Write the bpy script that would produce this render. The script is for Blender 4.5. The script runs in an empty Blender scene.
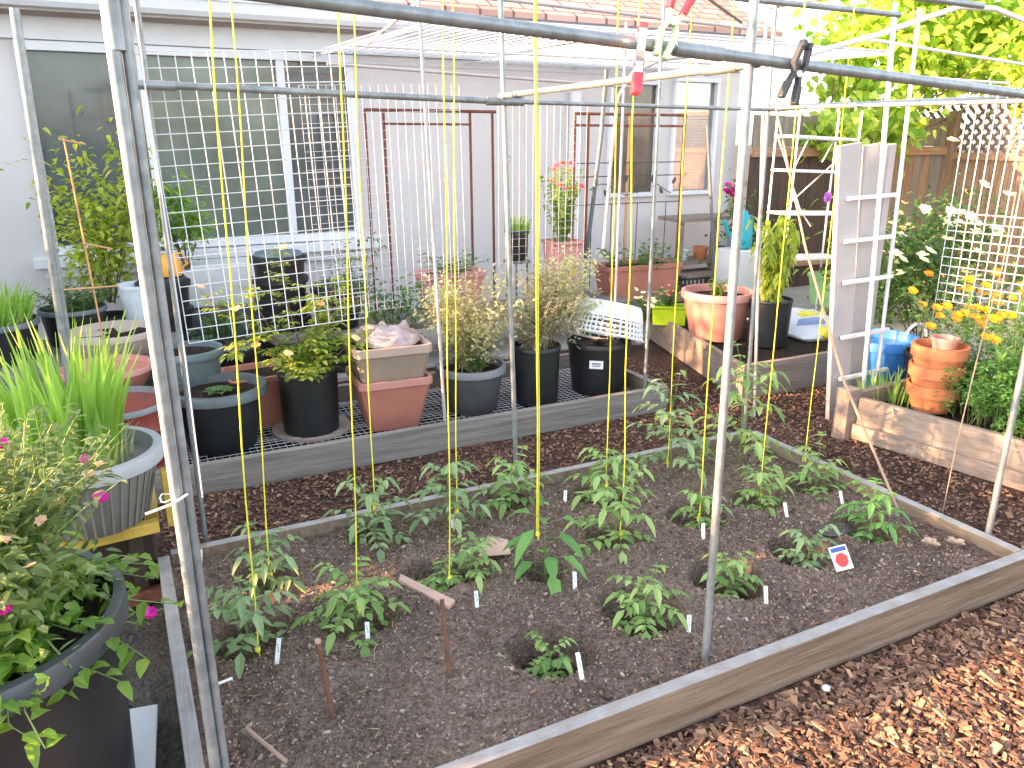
import bpy, math, random
from mathutils import Vector, Matrix, noise
R = math.radians
rnd = random.Random(7)
S = bpy.context.scene
C = S.collection

# ------------------------------------------------------------ camera, sky, sun, exposure
cam = bpy.data.cameras.new('camera'); camo = bpy.data.objects.new('camera', cam); C.objects.link(camo)
camo.location = (0, 0, 1.6); camo.rotation_euler = (R(90 - 17.5), 0, R(-26.74))
cam.sensor_width = 36; cam.lens = 36 * 780 / 1024; cam.clip_start = 0.05; cam.clip_end = 600
S.camera = camo
SUN_EL, SUN_AZ = 13.0, R(-82.5)          # azimuth from +Y, towards +X; the sun stands low on the left (-X)
w = bpy.data.worlds.new('World'); S.world = w; w.use_nodes = True
nt = w.node_tree; nt.nodes.clear()
sky = nt.nodes.new('ShaderNodeTexSky'); sky.sky_type = 'NISHITA'; sky.sun_disc = False
sky.sun_elevation = R(SUN_EL); sky.sun_rotation = SUN_AZ; sky.air_density = 1.0; sky.dust_density = 1.6; sky.ozone_density = 0.9
bg = nt.nodes.new('ShaderNodeBackground'); bg.inputs[1].default_value = 0.15
wo = nt.nodes.new('ShaderNodeOutputWorld')
hs = nt.nodes.new('ShaderNodeHueSaturation'); hs.inputs['Saturation'].default_value = .55; nt.links.new(sky.outputs[0], hs.inputs['Color']); nt.links.new(hs.outputs[0], bg.inputs[0]); nt.links.new(bg.outputs[0], wo.inputs[0])
sl = bpy.data.lights.new('sun', 'SUN'); sl.energy = 5.0; sl.angle = R(0.6); sl.color = (1.0, 0.56, 0.27)
so = bpy.data.objects.new('sun', sl); C.objects.link(so)
sd = Vector((math.sin(SUN_AZ) * math.cos(R(SUN_EL)), math.cos(SUN_AZ) * math.cos(R(SUN_EL)), math.sin(R(SUN_EL))))
so.rotation_euler = sd.to_track_quat('Z', 'Y').to_euler(); so.location = (-20, 0, 10)
S.view_settings.view_transform = 'Standard'; S.view_settings.look = 'None'
S.view_settings.exposure = 2.72; S.view_settings.gamma = 1.0; S.view_settings.use_curve_mapping = False
S.render.engine = 'CYCLES'
S.cycles.max_bounces = 6; S.cycles.transparent_max_bounces = 12

# ------------------------------------------------------------ materials
def new_mat(name):
    m = bpy.data.materials.new(name); m.use_nodes = True
    return m, m.node_tree, m.node_tree.nodes['Principled BSDF']
def mat(name, col, rough=0.6, var=0.15, scale=8, metal=0.0, bump=0.0, bscale=60, stretch=(1, 1, 1), col2=None, detail=4, spec=0.5):
    m, t, b = new_mat(name); L = t.links; N = t.nodes
    b.inputs['Roughness'].default_value = rough; b.inputs['Metallic'].default_value = metal
    b.inputs['Specular IOR Level'].default_value = spec
    tc = N.new('ShaderNodeTexCoord'); mp = N.new('ShaderNodeMapping'); mp.inputs['Scale'].default_value = stretch
    L.new(tc.outputs['Object'], mp.inputs[0])
    n = N.new('ShaderNodeTexNoise'); n.inputs['Scale'].default_value = scale; n.inputs['Detail'].default_value = detail; n.inputs['Roughness'].default_value = 0.65
    L.new(mp.outputs[0], n.inputs[0])
    r = N.new('ShaderNodeValToRGB'); L.new(n.outputs[0], r.inputs[0])
    c2 = col2 or tuple(min(1, c * (1 + var)) for c in col); c1 = tuple(c * (1 - var) for c in col) if not col2 else col
    r.color_ramp.elements[0].position = 0.33; r.color_ramp.elements[1].position = 0.67
    r.color_ramp.elements[0].color = (*c1, 1); r.color_ramp.elements[1].color = (*c2, 1)
    L.new(r.outputs[0], b.inputs['Base Color'])
    if bump:
        n2 = N.new('ShaderNodeTexNoise'); n2.inputs['Scale'].default_value = bscale; n2.inputs['Detail'].default_value = 5
        L.new(mp.outputs[0], n2.inputs[0])
        bp = N.new('ShaderNodeBump'); bp.inputs['Strength'].default_value = bump; bp.inputs['Distance'].default_value = 0.01
        L.new(n2.outputs[0], bp.inputs['Height']); L.new(bp.outputs[0], b.inputs['Normal'])
    return m
def leafmat(name, c1, c2, trans=0.45, rough=0.45):
    m, t, b = new_mat(name); L = t.links; N = t.nodes
    g = N.new('ShaderNodeNewGeometry')
    r = N.new('ShaderNodeValToRGB'); L.new(g.outputs['Random Per Island'], r.inputs[0])
    r.color_ramp.elements[0].color = (*c1, 1); r.color_ramp.elements[1].color = (*c2, 1)
    L.new(r.outputs[0], b.inputs['Base Color']); b.inputs['Roughness'].default_value = rough
    b.inputs['Specular IOR Level'].default_value = 0.35
    tr = N.new('ShaderNodeBsdfTranslucent')
    mul = N.new('ShaderNodeMix'); mul.data_type = 'RGBA'; mul.blend_type = 'MULTIPLY'; mul.inputs[0].default_value = 1
    L.new(r.outputs[0], mul.inputs[6]); mul.inputs[7].default_value = (2.6, 2.4, 1.0, 1); 
    L.new(mul.outputs[2], tr.inputs[0])
    mx = N.new('ShaderNodeMixShader'); mx.inputs[0].default_value = trans
    L.new(b.outputs[0], mx.inputs[1]); L.new(tr.outputs[0], mx.inputs[2])
    L.new(mx.outputs[0], N['Material Output'].inputs[0])
    return m
def islandmat(name, cols, rough=0.85, bump=0.3, bscale=80):
    m, t, b = new_mat(name); L = t.links; N = t.nodes
    g = N.new('ShaderNodeNewGeometry'); r = N.new('ShaderNodeValToRGB'); L.new(g.outputs['Random Per Island'], r.inputs[0])
    e = r.color_ramp.elements
    while len(e) < len(cols): e.new(0.5)
    for i, c in enumerate(cols): e[i].position = i / (len(cols) - 1); e[i].color = (*c, 1)
    L.new(r.outputs[0], b.inputs['Base Color']); b.inputs['Roughness'].default_value = rough; b.inputs['Specular IOR Level'].default_value = 0.25
    n = N.new('ShaderNodeTexNoise'); n.inputs['Scale'].default_value = bscale
    tc = N.new('ShaderNodeTexCoord'); L.new(tc.outputs['Object'], n.inputs[0])
    bp = N.new('ShaderNodeBump'); bp.inputs['Strength'].default_value = bump; bp.inputs['Distance'].default_value = 0.01
    L.new(n.outputs[0], bp.inputs['Height']); L.new(bp.outputs[0], b.inputs['Normal'])
    return m
def groundmat(name, c1, c2, c3, vs=45, bump=0.9):
    m, t, b = new_mat(name); L = t.links; N = t.nodes
    tc = N.new('ShaderNodeTexCoord')
    n = N.new('ShaderNodeTexNoise'); n.inputs['Scale'].default_value = 2.2; n.inputs['Detail'].default_value = 8; n.inputs['Roughness'].default_value = 0.7
    v = N.new('ShaderNodeTexVoronoi'); v.inputs['Scale'].default_value = vs
    n3 = N.new('ShaderNodeTexNoise'); n3.inputs['Scale'].default_value = vs * 1.6; n3.inputs['Detail'].default_value = 6
    for x in (n, v, n3): L.new(tc.outputs['Object'], x.inputs[0])
    r = N.new('ShaderNodeValToRGB'); e = r.color_ramp.elements; e.new(0.5)
    for i, (c, p) in enumerate(((c1, .36), (c2, .52), (c3, .68))): e[i].position = p; e[i].color = (*c, 1)
    mx = N.new('ShaderNodeMix'); mx.inputs[0].default_value = 0.55
    L.new(n.outputs[0], mx.inputs[2]); L.new(n3.outputs[0], mx.inputs[3])
    L.new(mx.outputs[0], r.inputs[0]); 
    hs = N.new('ShaderNodeMix'); hs.data_type = 'RGBA'; hs.blend_type = 'MULTIPLY'; hs.inputs[0].default_value = 0.5
    bw = N.new('ShaderNodeRGBToBW'); L.new(v.outputs['Color'], bw.inputs[0])
    L.new(r.outputs[0], hs.inputs[6]); L.new(bw.outputs[0], hs.inputs[7])
    L.new(hs.outputs[2], b.inputs['Base Color']); b.inputs['Roughness'].default_value = 0.95; b.inputs['Specular IOR Level'].default_value = 0.15
    ad = N.new('ShaderNodeMath'); ad.operation = 'ADD'; L.new(n3.outputs[0], ad.inputs[0]); L.new(bw.outputs[0], ad.inputs[1])
    bp = N.new('ShaderNodeBump'); bp.inputs['Strength'].default_value = bump; bp.inputs['Distance'].default_value = 0.015
    L.new(ad.outputs[0], bp.inputs['Height']); L.new(bp.outputs[0], b.inputs['Normal'])
    return m

def weather(m, top):
    t = m.node_tree; L = t.links; N = t.nodes; b = N['Principled BSDF']; src = b.inputs['Base Color'].links[0].from_socket
    tc = N.new('ShaderNodeTexCoord'); sp = N.new('ShaderNodeSeparateXYZ'); L.new(tc.outputs['Normal'], sp.inputs[0])
    n = N.new('ShaderNodeTexNoise'); n.inputs['Scale'].default_value = 14; n.inputs['Detail'].default_value = 6; L.new(tc.outputs['Object'], n.inputs[0])
    mu = N.new('ShaderNodeMath'); mu.operation = 'MULTIPLY'; mu.use_clamp = True; L.new(sp.outputs[2], mu.inputs[0]); L.new(n.outputs[0], mu.inputs[1])
    m2 = N.new('ShaderNodeMath'); m2.operation = 'MULTIPLY'; m2.use_clamp = True; L.new(mu.outputs[0], m2.inputs[0]); m2.inputs[1].default_value = 1.5
    mx = N.new('ShaderNodeMix'); mx.data_type = 'RGBA'; L.new(m2.outputs[0], mx.inputs[0]); L.new(src, mx.inputs[6]); mx.inputs[7].default_value = (*top, 1)
    L.new(mx.outputs[2], b.inputs['Base Color']); return m
WX, WY, WZ = (.9, 16, 16), (16, .9, 16), (16, 16, .9)
def wood(name, col, col2, st, rough=0.85): return mat(name, col, rough, scale=2.6, stretch=st, col2=col2, bump=0.5, bscale=9, detail=9)
M = dict(
    board_x=weather(wood('weathered wood along x', (.11, .070, .045), (.25, .18, .13), WX), (.33, .32, .33)),
    board_y=weather(wood('weathered wood along y', (.13, .09, .065), (.27, .21, .16), WY), (.36, .35, .35)),
    board_grey=wood('grey wood along x', (.16, .14, .125), (.29, .265, .245), WX),
    board_tan=wood('tan planter wood', (.20, .15, .12), (.34, .27, .23), WX),
    board_tany=wood('tan planter wood y', (.20, .15, .12), (.34, .27, .23), WY),
    fence=wood('fence wood', (.20, .12, .075), (.40, .25, .16), WZ),
    fence_shaded=wood('fence wood darkened for shade', (.045, .032, .026), (.10, .07, .055), WZ),  # fence colour darkened to stand in for shade behind the shelf rack
    fence_grey=wood('grey fence wood', (.17, .145, .12), (.30, .26, .23), WZ),
    rail=wood('fence rail wood', (.28, .15, .09), (.42, .26, .17), WX),
    lattice=mat('lattice wood', (.19, .13, .12), .85, .2),
    darkbox=mat('dark brown box', (.04, .026, .018), .8, .3, scale=6),
    ochre=mat('ochre painted wood', (.50, .33, .06), .7, .2, bump=.2),
    galv=mat('galvanized steel', (.20, .22, .235), .45, scale=22, metal=.5, col2=(.33, .355, .375), bump=.06, bscale=90),
    galvd=mat('dull galvanized fitting', (.22, .24, .26), .5, scale=22, metal=.6, col2=(.34, .36, .39)),
    white_wire=mat('white coated wire', (.62, .63, .68), .4, .05),
    black_wire=mat('black wire', (.05, .055, .06), .5, .1),
    green_wire=mat('green wire', (.06, .22, .14), .5, .1),
    rust=mat('rusty steel', (.20, .075, .045), .85, .35, scale=30, bump=.2),
    rustdark=mat('dark red rusty steel', (.15, .05, .042), .8, .3, scale=30),
    yellow=mat('yellow twine', (.78, .72, .05), .7, .08),
    soil=groundmat('garden soil', (.085, .057, .046), (.235, .165, .135), (.36, .265, .215), 70, .8),
    potsoil=groundmat('potting soil', (.02, .015, .012), (.05, .035, .028), (.12, .09, .07), 60, 1.0),
    mulch=groundmat('mulch ground', (.045, .025, .020), (.12, .070, .055), (.22, .14, .105), 38, 1.0),
    chips=islandmat('bark chips', [(.045, .025, .019), (.115, .060, .043), (.18, .10, .068), (.25, .14, .09), (.38, .24, .155)]),
    crumbs=islandmat('soil crumbs', [(.07, .046, .037), (.17, .118, .095), (.25, .18, .148), (.42, .34, .28)]),
    dirt=groundmat('grey dirt', (.09, .08, .072), (.15, .135, .12), (.22, .20, .18), 50, .7),
    slab=mat('concrete slab', (.42, .40, .38), .9, .12, scale=5, bump=.2),
    black=mat('black nursery plastic', (.016, .017, .019), .45, .25, scale=5),
    blackrim=mat('grey black plastic rim', (.05, .055, .065), .4, .15),
    slate=mat('slate plastic', (.10, .12, .14), .45, .1), slatebody=mat('dark slate plastic', (.022, .024, .028), .5, .2),
    teal=mat('teal grey plastic', (.12, .17, .19), .5, .15),
    greypot=mat('charcoal plastic', (.085, .085, .09), .5, .12), greyrim=mat('grey plastic rim', (.20, .205, .22), .45, .08),
    paleg=mat('pale grey plastic', (.36, .37, .40), .45, .08), greybody=mat('mid grey ribbed plastic', (.20, .19, .18), .55, .12),
    terra=mat('terracotta plastic', (.48, .19, .14), .55, .08), terralight=mat('pink terracotta plastic', (.52, .245, .21), .5, .06),
    pinkp=mat('pink plastic', (.55, .26, .24), .5, .06),
    clay=mat('terracotta clay', (.50, .17, .075), .8, .15, scale=12), redp=mat('dark red plastic', (.22, .04, .032), .4, .2),
    taupe=mat('taupe plastic', (.30, .235, .185), .55, .07), tauperim=mat('taupe rim', (.45, .33, .27), .5, .06), beige=mat('beige bowl', (.47, .37, .33), .6, .08),
    bluep=mat('blue plastic', (.05, .22, .62), .35, .08), paleblue=mat('pale blue plastic', (.60, .66, .72), .5, .08), tealp=mat('turquoise plastic', (.03, .40, .50), .4, .1),
    lime=mat('lime plastic', (.42, .62, .015), .4, .08), lgreen=mat('light green plastic', (.34, .60, .28), .5, .08),
    whitep=mat('white plastic', (.78, .79, .82), .4, .04), white=mat('white paint', (.74, .75, .78), .55, .05),
    lad=mat('white vinyl rail', (.42, .39, .40), .5, .06), mauve=mat('mauve plastic sack', (.42, .32, .32), .5, .25, scale=14, bump=.5, bscale=20),
    bagblue=mat('bag white', (.72, .75, .82), .4, .08), bagyel=mat('bag yellow', (.80, .70, .08), .45, .1), bagnavy=mat('bag blue', (.25, .33, .55), .45, .1),
    red=mat('red plastic', (.70, .035, .06), .35, .08), clampsteel=mat('clamp steel', (.55, .56, .6), .35, .1, metal=.7), clampblack=mat('black clamp plastic', (.04, .042, .05), .45, .15), clampgreen=mat('pale green plastic', (.55, .68, .42), .4, .08),
    orange=mat('orange plastic', (.85, .38, .02), .5, .1), navy=mat('navy print', (.05, .09, .28), .5, .1), redprint=mat('red print', (.75, .05, .04), .5, .12), ink=mat('dark ink', (.12, .13, .18), .6, .1),
    stick=mat('weathered bamboo', (.36, .24, .18), .8, .2, scale=15), pinkwood=mat('pink pine scrap', (.48, .31, .25), .85, .12), darkstake=mat('rusty brown stake', (.14, .07, .045), .85, .25, scale=25),
    cane=mat('orange brown cane', (.55, .30, .14), .7, .12),
    leaf_paper=mat('dry leaf', (.42, .30, .22), .8, .15), stone=mat('white pebble', (.62, .62, .66), .7, .1),
    wall=None, trim=mat('white trim', (.70, .72, .78), .6, .03), gutter=mat('white gutter', (.66, .69, .76), .5, .03),
    glassdark=mat('dark window glass', (.07, .09, .10), .06, .3, scale=1.2, spec=.8), glassgreen=mat('green window glass', (.13, .165, .145), .08, .3, scale=1.5, spec=.8),
    glassbrown=mat('brown window glass', (.12, .10, .085), .08, .3, scale=2, spec=.8), blind=mat('teal blind', (.34, .52, .56), .6, .08),
    tomleaf=leafmat('tomato leaf', (.13, .24, .07), (.34, .47, .19), .34), tomleafb=leafmat('bluish tomato leaf', (.12, .21, .10), (.31, .42, .23), .32),
    pepleaf=leafmat('bright broad leaf', (.09, .22, .06), (.20, .40, .12), .32),
    roseleaf=leafmat('rose leaf', (.12, .20, .04), (.38, .46, .12)), grass=leafmat('strap leaf', (.14, .27, .05), (.30, .46, .14), .4),
    carn=leafmat('grey green leaf', (.09, .15, .055), (.27, .34, .17)), carnb=leafmat('broad green leaf', (.08, .19, .03), (.25, .38, .08)),
    dry=leafmat('dry tan leaf', (.27, .28, .16), (.54, .53, .36), .3), drygrey=leafmat('dry grey leaf', (.22, .22, .17), (.46, .44, .36), .3),
    shrub=leafmat('shrub leaf', (.09, .19, .04), (.24, .38, .10)), dkleaf=leafmat('dark herb leaf', (.03, .075, .02), (.09, .17, .05), .3),
    parsley=leafmat('parsley leaf', (.06, .17, .035), (.16, .34, .09), .3), vine=leafmat('vine leaf', (.12, .26, .03), (.46, .54, .12), .45),
    pepper=leafmat('yellow green leaf', (.13, .22, .03), (.42, .46, .10), .45), herb=leafmat('herb leaf', (.05, .13, .035), (.15, .27, .09)),
    stem=mat('green stem', (.13, .20, .06), .6, .15), woody=mat('woody stem', (.16, .11, .065), .85, .2), drystem=mat('dry stem', (.36, .29, .17), .8, .15),
    magenta=leafmat('magenta petal', (.55, .02, .42), (.75, .06, .60), .3), pinkpetal=leafmat('pink petal', (.80, .12, .25), (.90, .30, .40), .3), purple=leafmat('purple petal', (.25, .08, .5), (.4, .15, .7), .3),
    orangepetal=leafmat('orange petal', (.85, .32, .01), (.95, .50, .03), .3), whitepetal=leafmat('white petal', (.75, .75, .68), (.85, .85, .8), .3), peach=leafmat('peach petal', (.75, .42, .25), (.85, .62, .45), .3), tanpetal=leafmat('dry bloom', (.45, .28, .18), (.62, .47, .36), .3),
    shingle=None,
)
def siding():
    m, t, b = new_mat('pale panel siding'); L = t.links; N = t.nodes
    tc = N.new('ShaderNodeTexCoord'); sx = N.new('ShaderNodeSeparateXYZ'); L.new(tc.outputs['Object'], sx.inputs[0])
    d = N.new('ShaderNodeMath'); d.operation = 'MULTIPLY'; d.inputs[1].default_value = 1 / .203; L.new(sx.outputs[0], d.inputs[0])
    f = N.new('ShaderNodeMath'); f.operation = 'FRACT'; L.new(d.outputs[0], f.inputs[0])
    g = N.new('ShaderNodeMath'); g.operation = 'LESS_THAN'; g.inputs[1].default_value = .045; L.new(f.outputs[0], g.inputs[0])
    bp = N.new('ShaderNodeBump'); bp.invert = True; bp.inputs['Strength'].default_value = .45; bp.inputs['Distance'].default_value = .005
    L.new(g.outputs[0], bp.inputs['Height']); L.new(bp.outputs[0], b.inputs['Normal'])
    n = N.new('ShaderNodeTexNoise'); n.inputs['Scale'].default_value = 3; n.inputs['Detail'].default_value = 6; L.new(tc.outputs['Object'], n.inputs[0])
    r = N.new('ShaderNodeValToRGB'); L.new(n.outputs[0], r.inputs[0]); r.color_ramp.elements[0].color = (.56, .54, .55, 1); r.color_ramp.elements[1].color = (.67, .645, .65, 1)
    L.new(r.outputs[0], b.inputs['Base Color']); b.inputs['Roughness'].default_value = .75
    return m
def shingles():
    m, t, b = new_mat('roof shingles'); L = t.links; N = t.nodes
    tc = N.new('ShaderNodeTexCoord'); br = N.new('ShaderNodeTexBrick'); L.new(tc.outputs['UV'], br.inputs[0]); 
    L.new(tc.outputs['Object'], br.inputs[0])
    br.inputs['Scale'].default_value = 1; br.inputs['Brick Width'].default_value = .3; br.inputs['Row Height'].default_value = .14; br.inputs['Mortar Size'].default_value = .012
    br.inputs['Color1'].default_value = (.40, .24, .20, 1); br.inputs['Color2'].default_value = (.52, .35, .30, 1); br.inputs['Mortar'].default_value = (.16, .09, .08, 1)
    L.new(br.outputs[0], b.inputs['Base Color']); b.inputs['Roughness'].default_value = .9
    return m
M['wall'] = siding(); M['shingle'] = shingles()
def clearglass():
    m, t, b = new_mat('clear pane'); L = t.links; N = t.nodes
    tr = N.new('ShaderNodeBsdfTransparent'); gl = N.new('ShaderNodeBsdfGlossy'); gl.inputs['Roughness'].default_value = .03
    mx = N.new('ShaderNodeMixShader'); mx.inputs[0].default_value = .18
    L.new(tr.outputs[0], mx.inputs[1]); L.new(gl.outputs[0], mx.inputs[2]); L.new(mx.outputs[0], N['Material Output'].inputs[0]); return m
M['clear'] = clearglass()

# ------------------------------------------------------------ mesh builder
class MB:
    def __init__(s): s.v = []; s.f = []
    def quadring(s, rings, closed_start=True, closed_end=True):
        n = len(rings[0]); b = len(s.v)
        for r in rings: s.v += [tuple(p) for p in r]
        for i in range(len(rings) - 1):
            for j in range(n):
                a = b + i * n + j; c = b + i * n + (j + 1) % n
                s.f.append((a, c, c + n, a + n))
        if closed_start: s.f.append(tuple(b + j for j in reversed(range(n))))
        if closed_end: s.f.append(tuple(b + (len(rings) - 1) * n + j for j in range(n)))
        return s
    def box(s, c, size, rz=0, rx=0, ry=0, taper=1.0):
        m = Matrix.Translation(c) @ Matrix.Rotation(rz, 4, 'Z') @ Matrix.Rotation(ry, 4, 'Y') @ Matrix.Rotation(rx, 4, 'X')
        x, y, z = (k / 2 for k in size); b = len(s.v)
        for dz, k in ((-z, 1), (z, taper)):
            for dx, dy in ((-x, -y), (x, -y), (x, y), (-x, y)): s.v.append(tuple(m @ Vector((dx * k, dy * k, dz))))
        for q in ((3, 2, 1, 0), (4, 5, 6, 7), (0, 1, 5, 4), (1, 2, 6, 5), (2, 3, 7, 6), (3, 0, 4, 7)): s.f.append(tuple(b + i for i in q))
        return s
    def beam(s, p, q, wd, ht, up=(0, 0, 1)):
        p, q, up = Vector(p), Vector(q), Vector(up); d = (q - p).normalized()
        sx = d.cross(up); sx = sx.normalized() if sx.length > 1e-5 else Vector((1, 0, 0)); u = sx.cross(d)
        r = [[e + sx * a * wd / 2 + u * c * ht / 2 for a, c in ((-1, -1), (1, -1), (1, 1), (-1, 1))] for e in (p, q)]
        return s.quadring(r)
    def tube(s, pts, r, n=8, caps=True):
        pts = [Vector(p) for p in pts]; k = len(pts)
        rr = r if isinstance(r, (list, tuple)) else [r] * k
        rings = []; ref = None
        for i, p in enumerate(pts):
            d = (pts[min(i + 1, k - 1)] - pts[max(i - 1, 0)]).normalized()
            if ref is None: ref = Vector((0, 0, 1)) if abs(d.z) < .9 else Vector((1, 0, 0))
            a = d.cross(ref)
            if a.length < 1e-4: a = d.cross(Vector((0, 1, 0)))
            a.normalize(); b = d.cross(a); ref = b.cross(d) if False else ref
            rings.append([p + (a * math.cos(t) + b * math.sin(t)) * rr[i] for t in (2 * math.pi * j / n for j in range(n))])
        return s.quadring(rings, caps, caps)
    def lathe(s, prof, c=(0, 0, 0), n=36, wob=0):
        rings = [[(c[0] + r * math.cos(2 * math.pi * j / n), c[1] + r * math.sin(2 * math.pi * j / n), c[2] + z) for j in range(n)] for r, z in prof]
        return s.quadring(rings, prof[0][0] > 1e-4, prof[-1][0] > 1e-4)
    def rect_lathe(s, prof, c, rz=0):
        cz, sz = math.cos(rz), math.sin(rz)
        rings = []
        for hx, hy, z in prof:
            ring = []
            k = min(hx, hy) * .12
            for x, y in ((-hx + k, -hy), (hx - k, -hy), (hx, -hy + k), (hx, hy - k), (hx - k, hy), (-hx + k, hy), (-hx, hy - k), (-hx, -hy + k)):
                ring.append((c[0] + x * cz - y * sz, c[1] + x * sz + y * cz, c[2] + z))
            rings.append(ring)
        return s.quadring(rings, True, True)
    def disc(s, c, r, n=24, bumpy=.0, seed=0):
        b = len(s.v); s.v.append((c[0], c[1], c[2] + bumpy * .5))
        for rr in (.5, 1):
            for j in range(n):
                t = 2 * math.pi * j / n; x, y = c[0] + r * rr * math.cos(t), c[1] + r * rr * math.sin(t)
                s.v.append((x, y, c[2] + bumpy * (noise.noise(Vector((x * 22, y * 22, seed))) if rr < 1 else 0)))
        for j in range(n):
            k = (j + 1) % n; s.f.append((b, b + 1 + j, b + 1 + k)); s.f.append((b + 1 + j, b + 1 + n + j, b + 1 + n + k, b + 1 + k))
        return s
    def leaf(s, p, d, L, W, droop=.3, fold=.18, nrm=None):
        p, d = Vector(p), Vector(d).normalized(); nr = Vector(nrm) if nrm else Vector((0, 0, 1))
        sd = d.cross(nr)
        if sd.length < 1e-3: sd = Vector((1, 0, 0))
        sd.normalize(); u = sd.cross(d); b = len(s.v)
        def c(t): return p + d * L * t - Vector((0, 0, 1)) * droop * L * t * t
        c1, c2 = c(.32), c(.7)
        f = fold * W
        for q in (p, c1 - sd * W * .5 + u * f, c1, c1 + sd * W * .5 + u * f, c2 - sd * W * .38 + u * f, c2, c2 + sd * W * .38 + u * f, c(1)): s.v.append(tuple(q))
        for q in ((0, 2, 1), (0, 3, 2), (1, 2, 5, 4), (2, 3, 6, 5), (4, 5, 7), (5, 6, 7)): s.f.append(tuple(b + i for i in q))
        return s
    def ribbon(s, pts, wd, side):
        side = Vector(side).normalized(); b = len(s.v); k = len(pts)
        for i, p in enumerate(pts):
            wv = wd * (1 - (i / (k - 1)) ** 2.2) * (.75 + .5 * math.sin(math.pi * min(1, i / (k - 1) + .15))) * .5 + .0008
            s.v.append(tuple(Vector(p) - side * wv)); s.v.append(tuple(Vector(p) + side * wv))
        for i in range(k - 1): a = b + 2 * i; s.f.append((a, a + 1, a + 3, a + 2))
        return s
    def build(s, name, m, parent=None, smooth=False, bevel=0, label=None):
        me = bpy.data.meshes.new(name); me.from_pydata(s.v, [], s.f); me.update()
        if smooth: me.polygons.foreach_set('use_smooth', [True] * len(me.polygons))
        o = bpy.data.objects.new(name, me); C.objects.link(o)
        me.materials.append(M[m] if isinstance(m, str) else m)
        if parent is not None: 
            o.parent = parent; o.matrix_parent_inverse = Matrix.Translation(parent.location).inverted() if parent.type == 'EMPTY' and parent.get('root') else Matrix()
        if smooth:
            try: me.set_sharp_from_angle(angle=R(40))
            except Exception: pass
        if bevel:
            bm = o.modifiers.new('bevel', 'BEVEL'); bm.width = bevel; bm.segments = 2; bm.limit_method = 'ANGLE'
        if label: o['label'] = label
        return o
def thing(name, label, cat, loc=(0, 0, 0), group=None):
    o = bpy.data.objects.new(name, None); C.objects.link(o); o.location = loc; o.empty_display_size = .1
    o['label'] = label; o['category'] = cat; o['root'] = 1
    if group: o['group'] = group
    return o
def tag(o, label, cat, group=None):
    o['label'] = label; o['category'] = cat
    if group: o['group'] = group
    return o
def struct(o, kind='structure'): o['kind'] = kind; return o
def U(a, b): return rnd.uniform(a, b)

# ------------------------------------------------------------ setting: ground, soil, slab
def sheet(x0, x1, y0, y1, nx, ny, zf):
    m = MB()
    for j in range(ny + 1):
        for i in range(nx + 1):
            x = x0 + (x1 - x0) * i / nx; y = y0 + (y1 - y0) * j / ny; m.v.append((x, y, zf(x, y)))
    for j in range(ny):
        for i in range(nx):
            a = j * (nx + 1) + i; m.f.append((a, a + 1, a + nx + 2, a + nx + 1))
    return m
g = MB(); g.v = [(-150, -150, -.03), (150, -150, -.03), (150, 150, -.03), (-150, 150, -.03)]; g.f = [(0, 1, 2, 3)]
struct(g.build('ground', 'dirt'))
def mz(x, y): return .012 * noise.noise(Vector((x * 2.2, y * 2.2, 3))) + .008 * noise.noise(Vector((x * 11, y * 11, 1))) - .006
struct(sheet(-.02, 5.2, .2, 5.2, 150, 140, mz).build('mulch_path', 'mulch', smooth=True))
struct(sheet(-4.5, .03, -.5, 7, 60, 90, lambda x, y: mz(x, y) - .004).build('dirt_path', 'dirt', smooth=True))
sb = MB(); sb.box((4.0, 6.0, -.01), (17, 1.7, .05)); sb.box((7.7, 4.1, -.012), (6.2, 2.6, .06)); struct(sb.build('patio_slab', 'slab'))

PLANTS = [  # x, y, size, kind (t tomato, b bluish tomato, p broad leaf), hole
    (.21, 2.24, 1.25, 'b'), (.54, 2.21, 1.2, 't'), (.86, 2.30, .7, 't'), (1.03, 1.74, .72, 't'), (1.40, 1.80, 1.12, 't'), (1.79, 1.82, .9, 't'), (2.18, 1.84, .95, 'b'), (2.55, 1.86, 1.1, 'T'),
    (.32, 2.57, 1.15, 'b'), (.97, 2.27, .9, 't'), (1.23, 2.17, 1.35, 'p'), (1.60, 2.27, 1.35, 't'), (2.01, 2.26, .9, 't'), (2.35, 2.26, 1.05, 't'), (2.68, 2.27, 1.15, 't'),
    (.76, 2.72, 1.3, 'b'), (1.05, 2.68, 1.15, 'b'), (1.38, 2.74, 1.25, 't'), (1.77, 2.62, 1.35, 't'), (2.19, 2.68, 1.5, 'b'), (2.55, 2.62, 1.75, 't')]
HOLE = {9: .09, 14: .10, 17: .10, 15: .10, 2: .115, 3: .135, 4: .14, 5: .135, 6: .125, 7: .12, 1: .125, 0: .12, 12: .12, 13: .115, 18: .11, 8: .11, 10: .09, 11: .10}
def soilz(x, y):
    z = .088 + .016 * noise.noise(Vector((x * 3, y * 3, 5))) + .010 * noise.noise(Vector((x * 9, y * 9, 2))) + .009 * noise.noise(Vector((x * 24, y * 24, 7))) + .006 * noise.noise(Vector((x * 55, y * 55, 9)))
    for i, r in HOLE.items():
        px, py = PLANTS[i][0], PLANTS[i][1] + .03; d = math.hypot(x - px, (y - py)) / (r * (1 + .12 * noise.noise(Vector((x * 12, y * 12, i)))))
        if d < 1.5:
            dep = .12 if i in (2, 3, 4, 5, 6) else .08
            z -= dep * (1 - max(0, d - .7) / .3) ** .8 if d < 1 else 0
            if .9 < d < 1.5: z += .012 * math.sin((d - .9) / .6 * math.pi)
    return z
struct(sheet(.0, 2.85, 1.43, 2.84, 300, 150, soilz).build('soil', 'soil', smooth=True))
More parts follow.
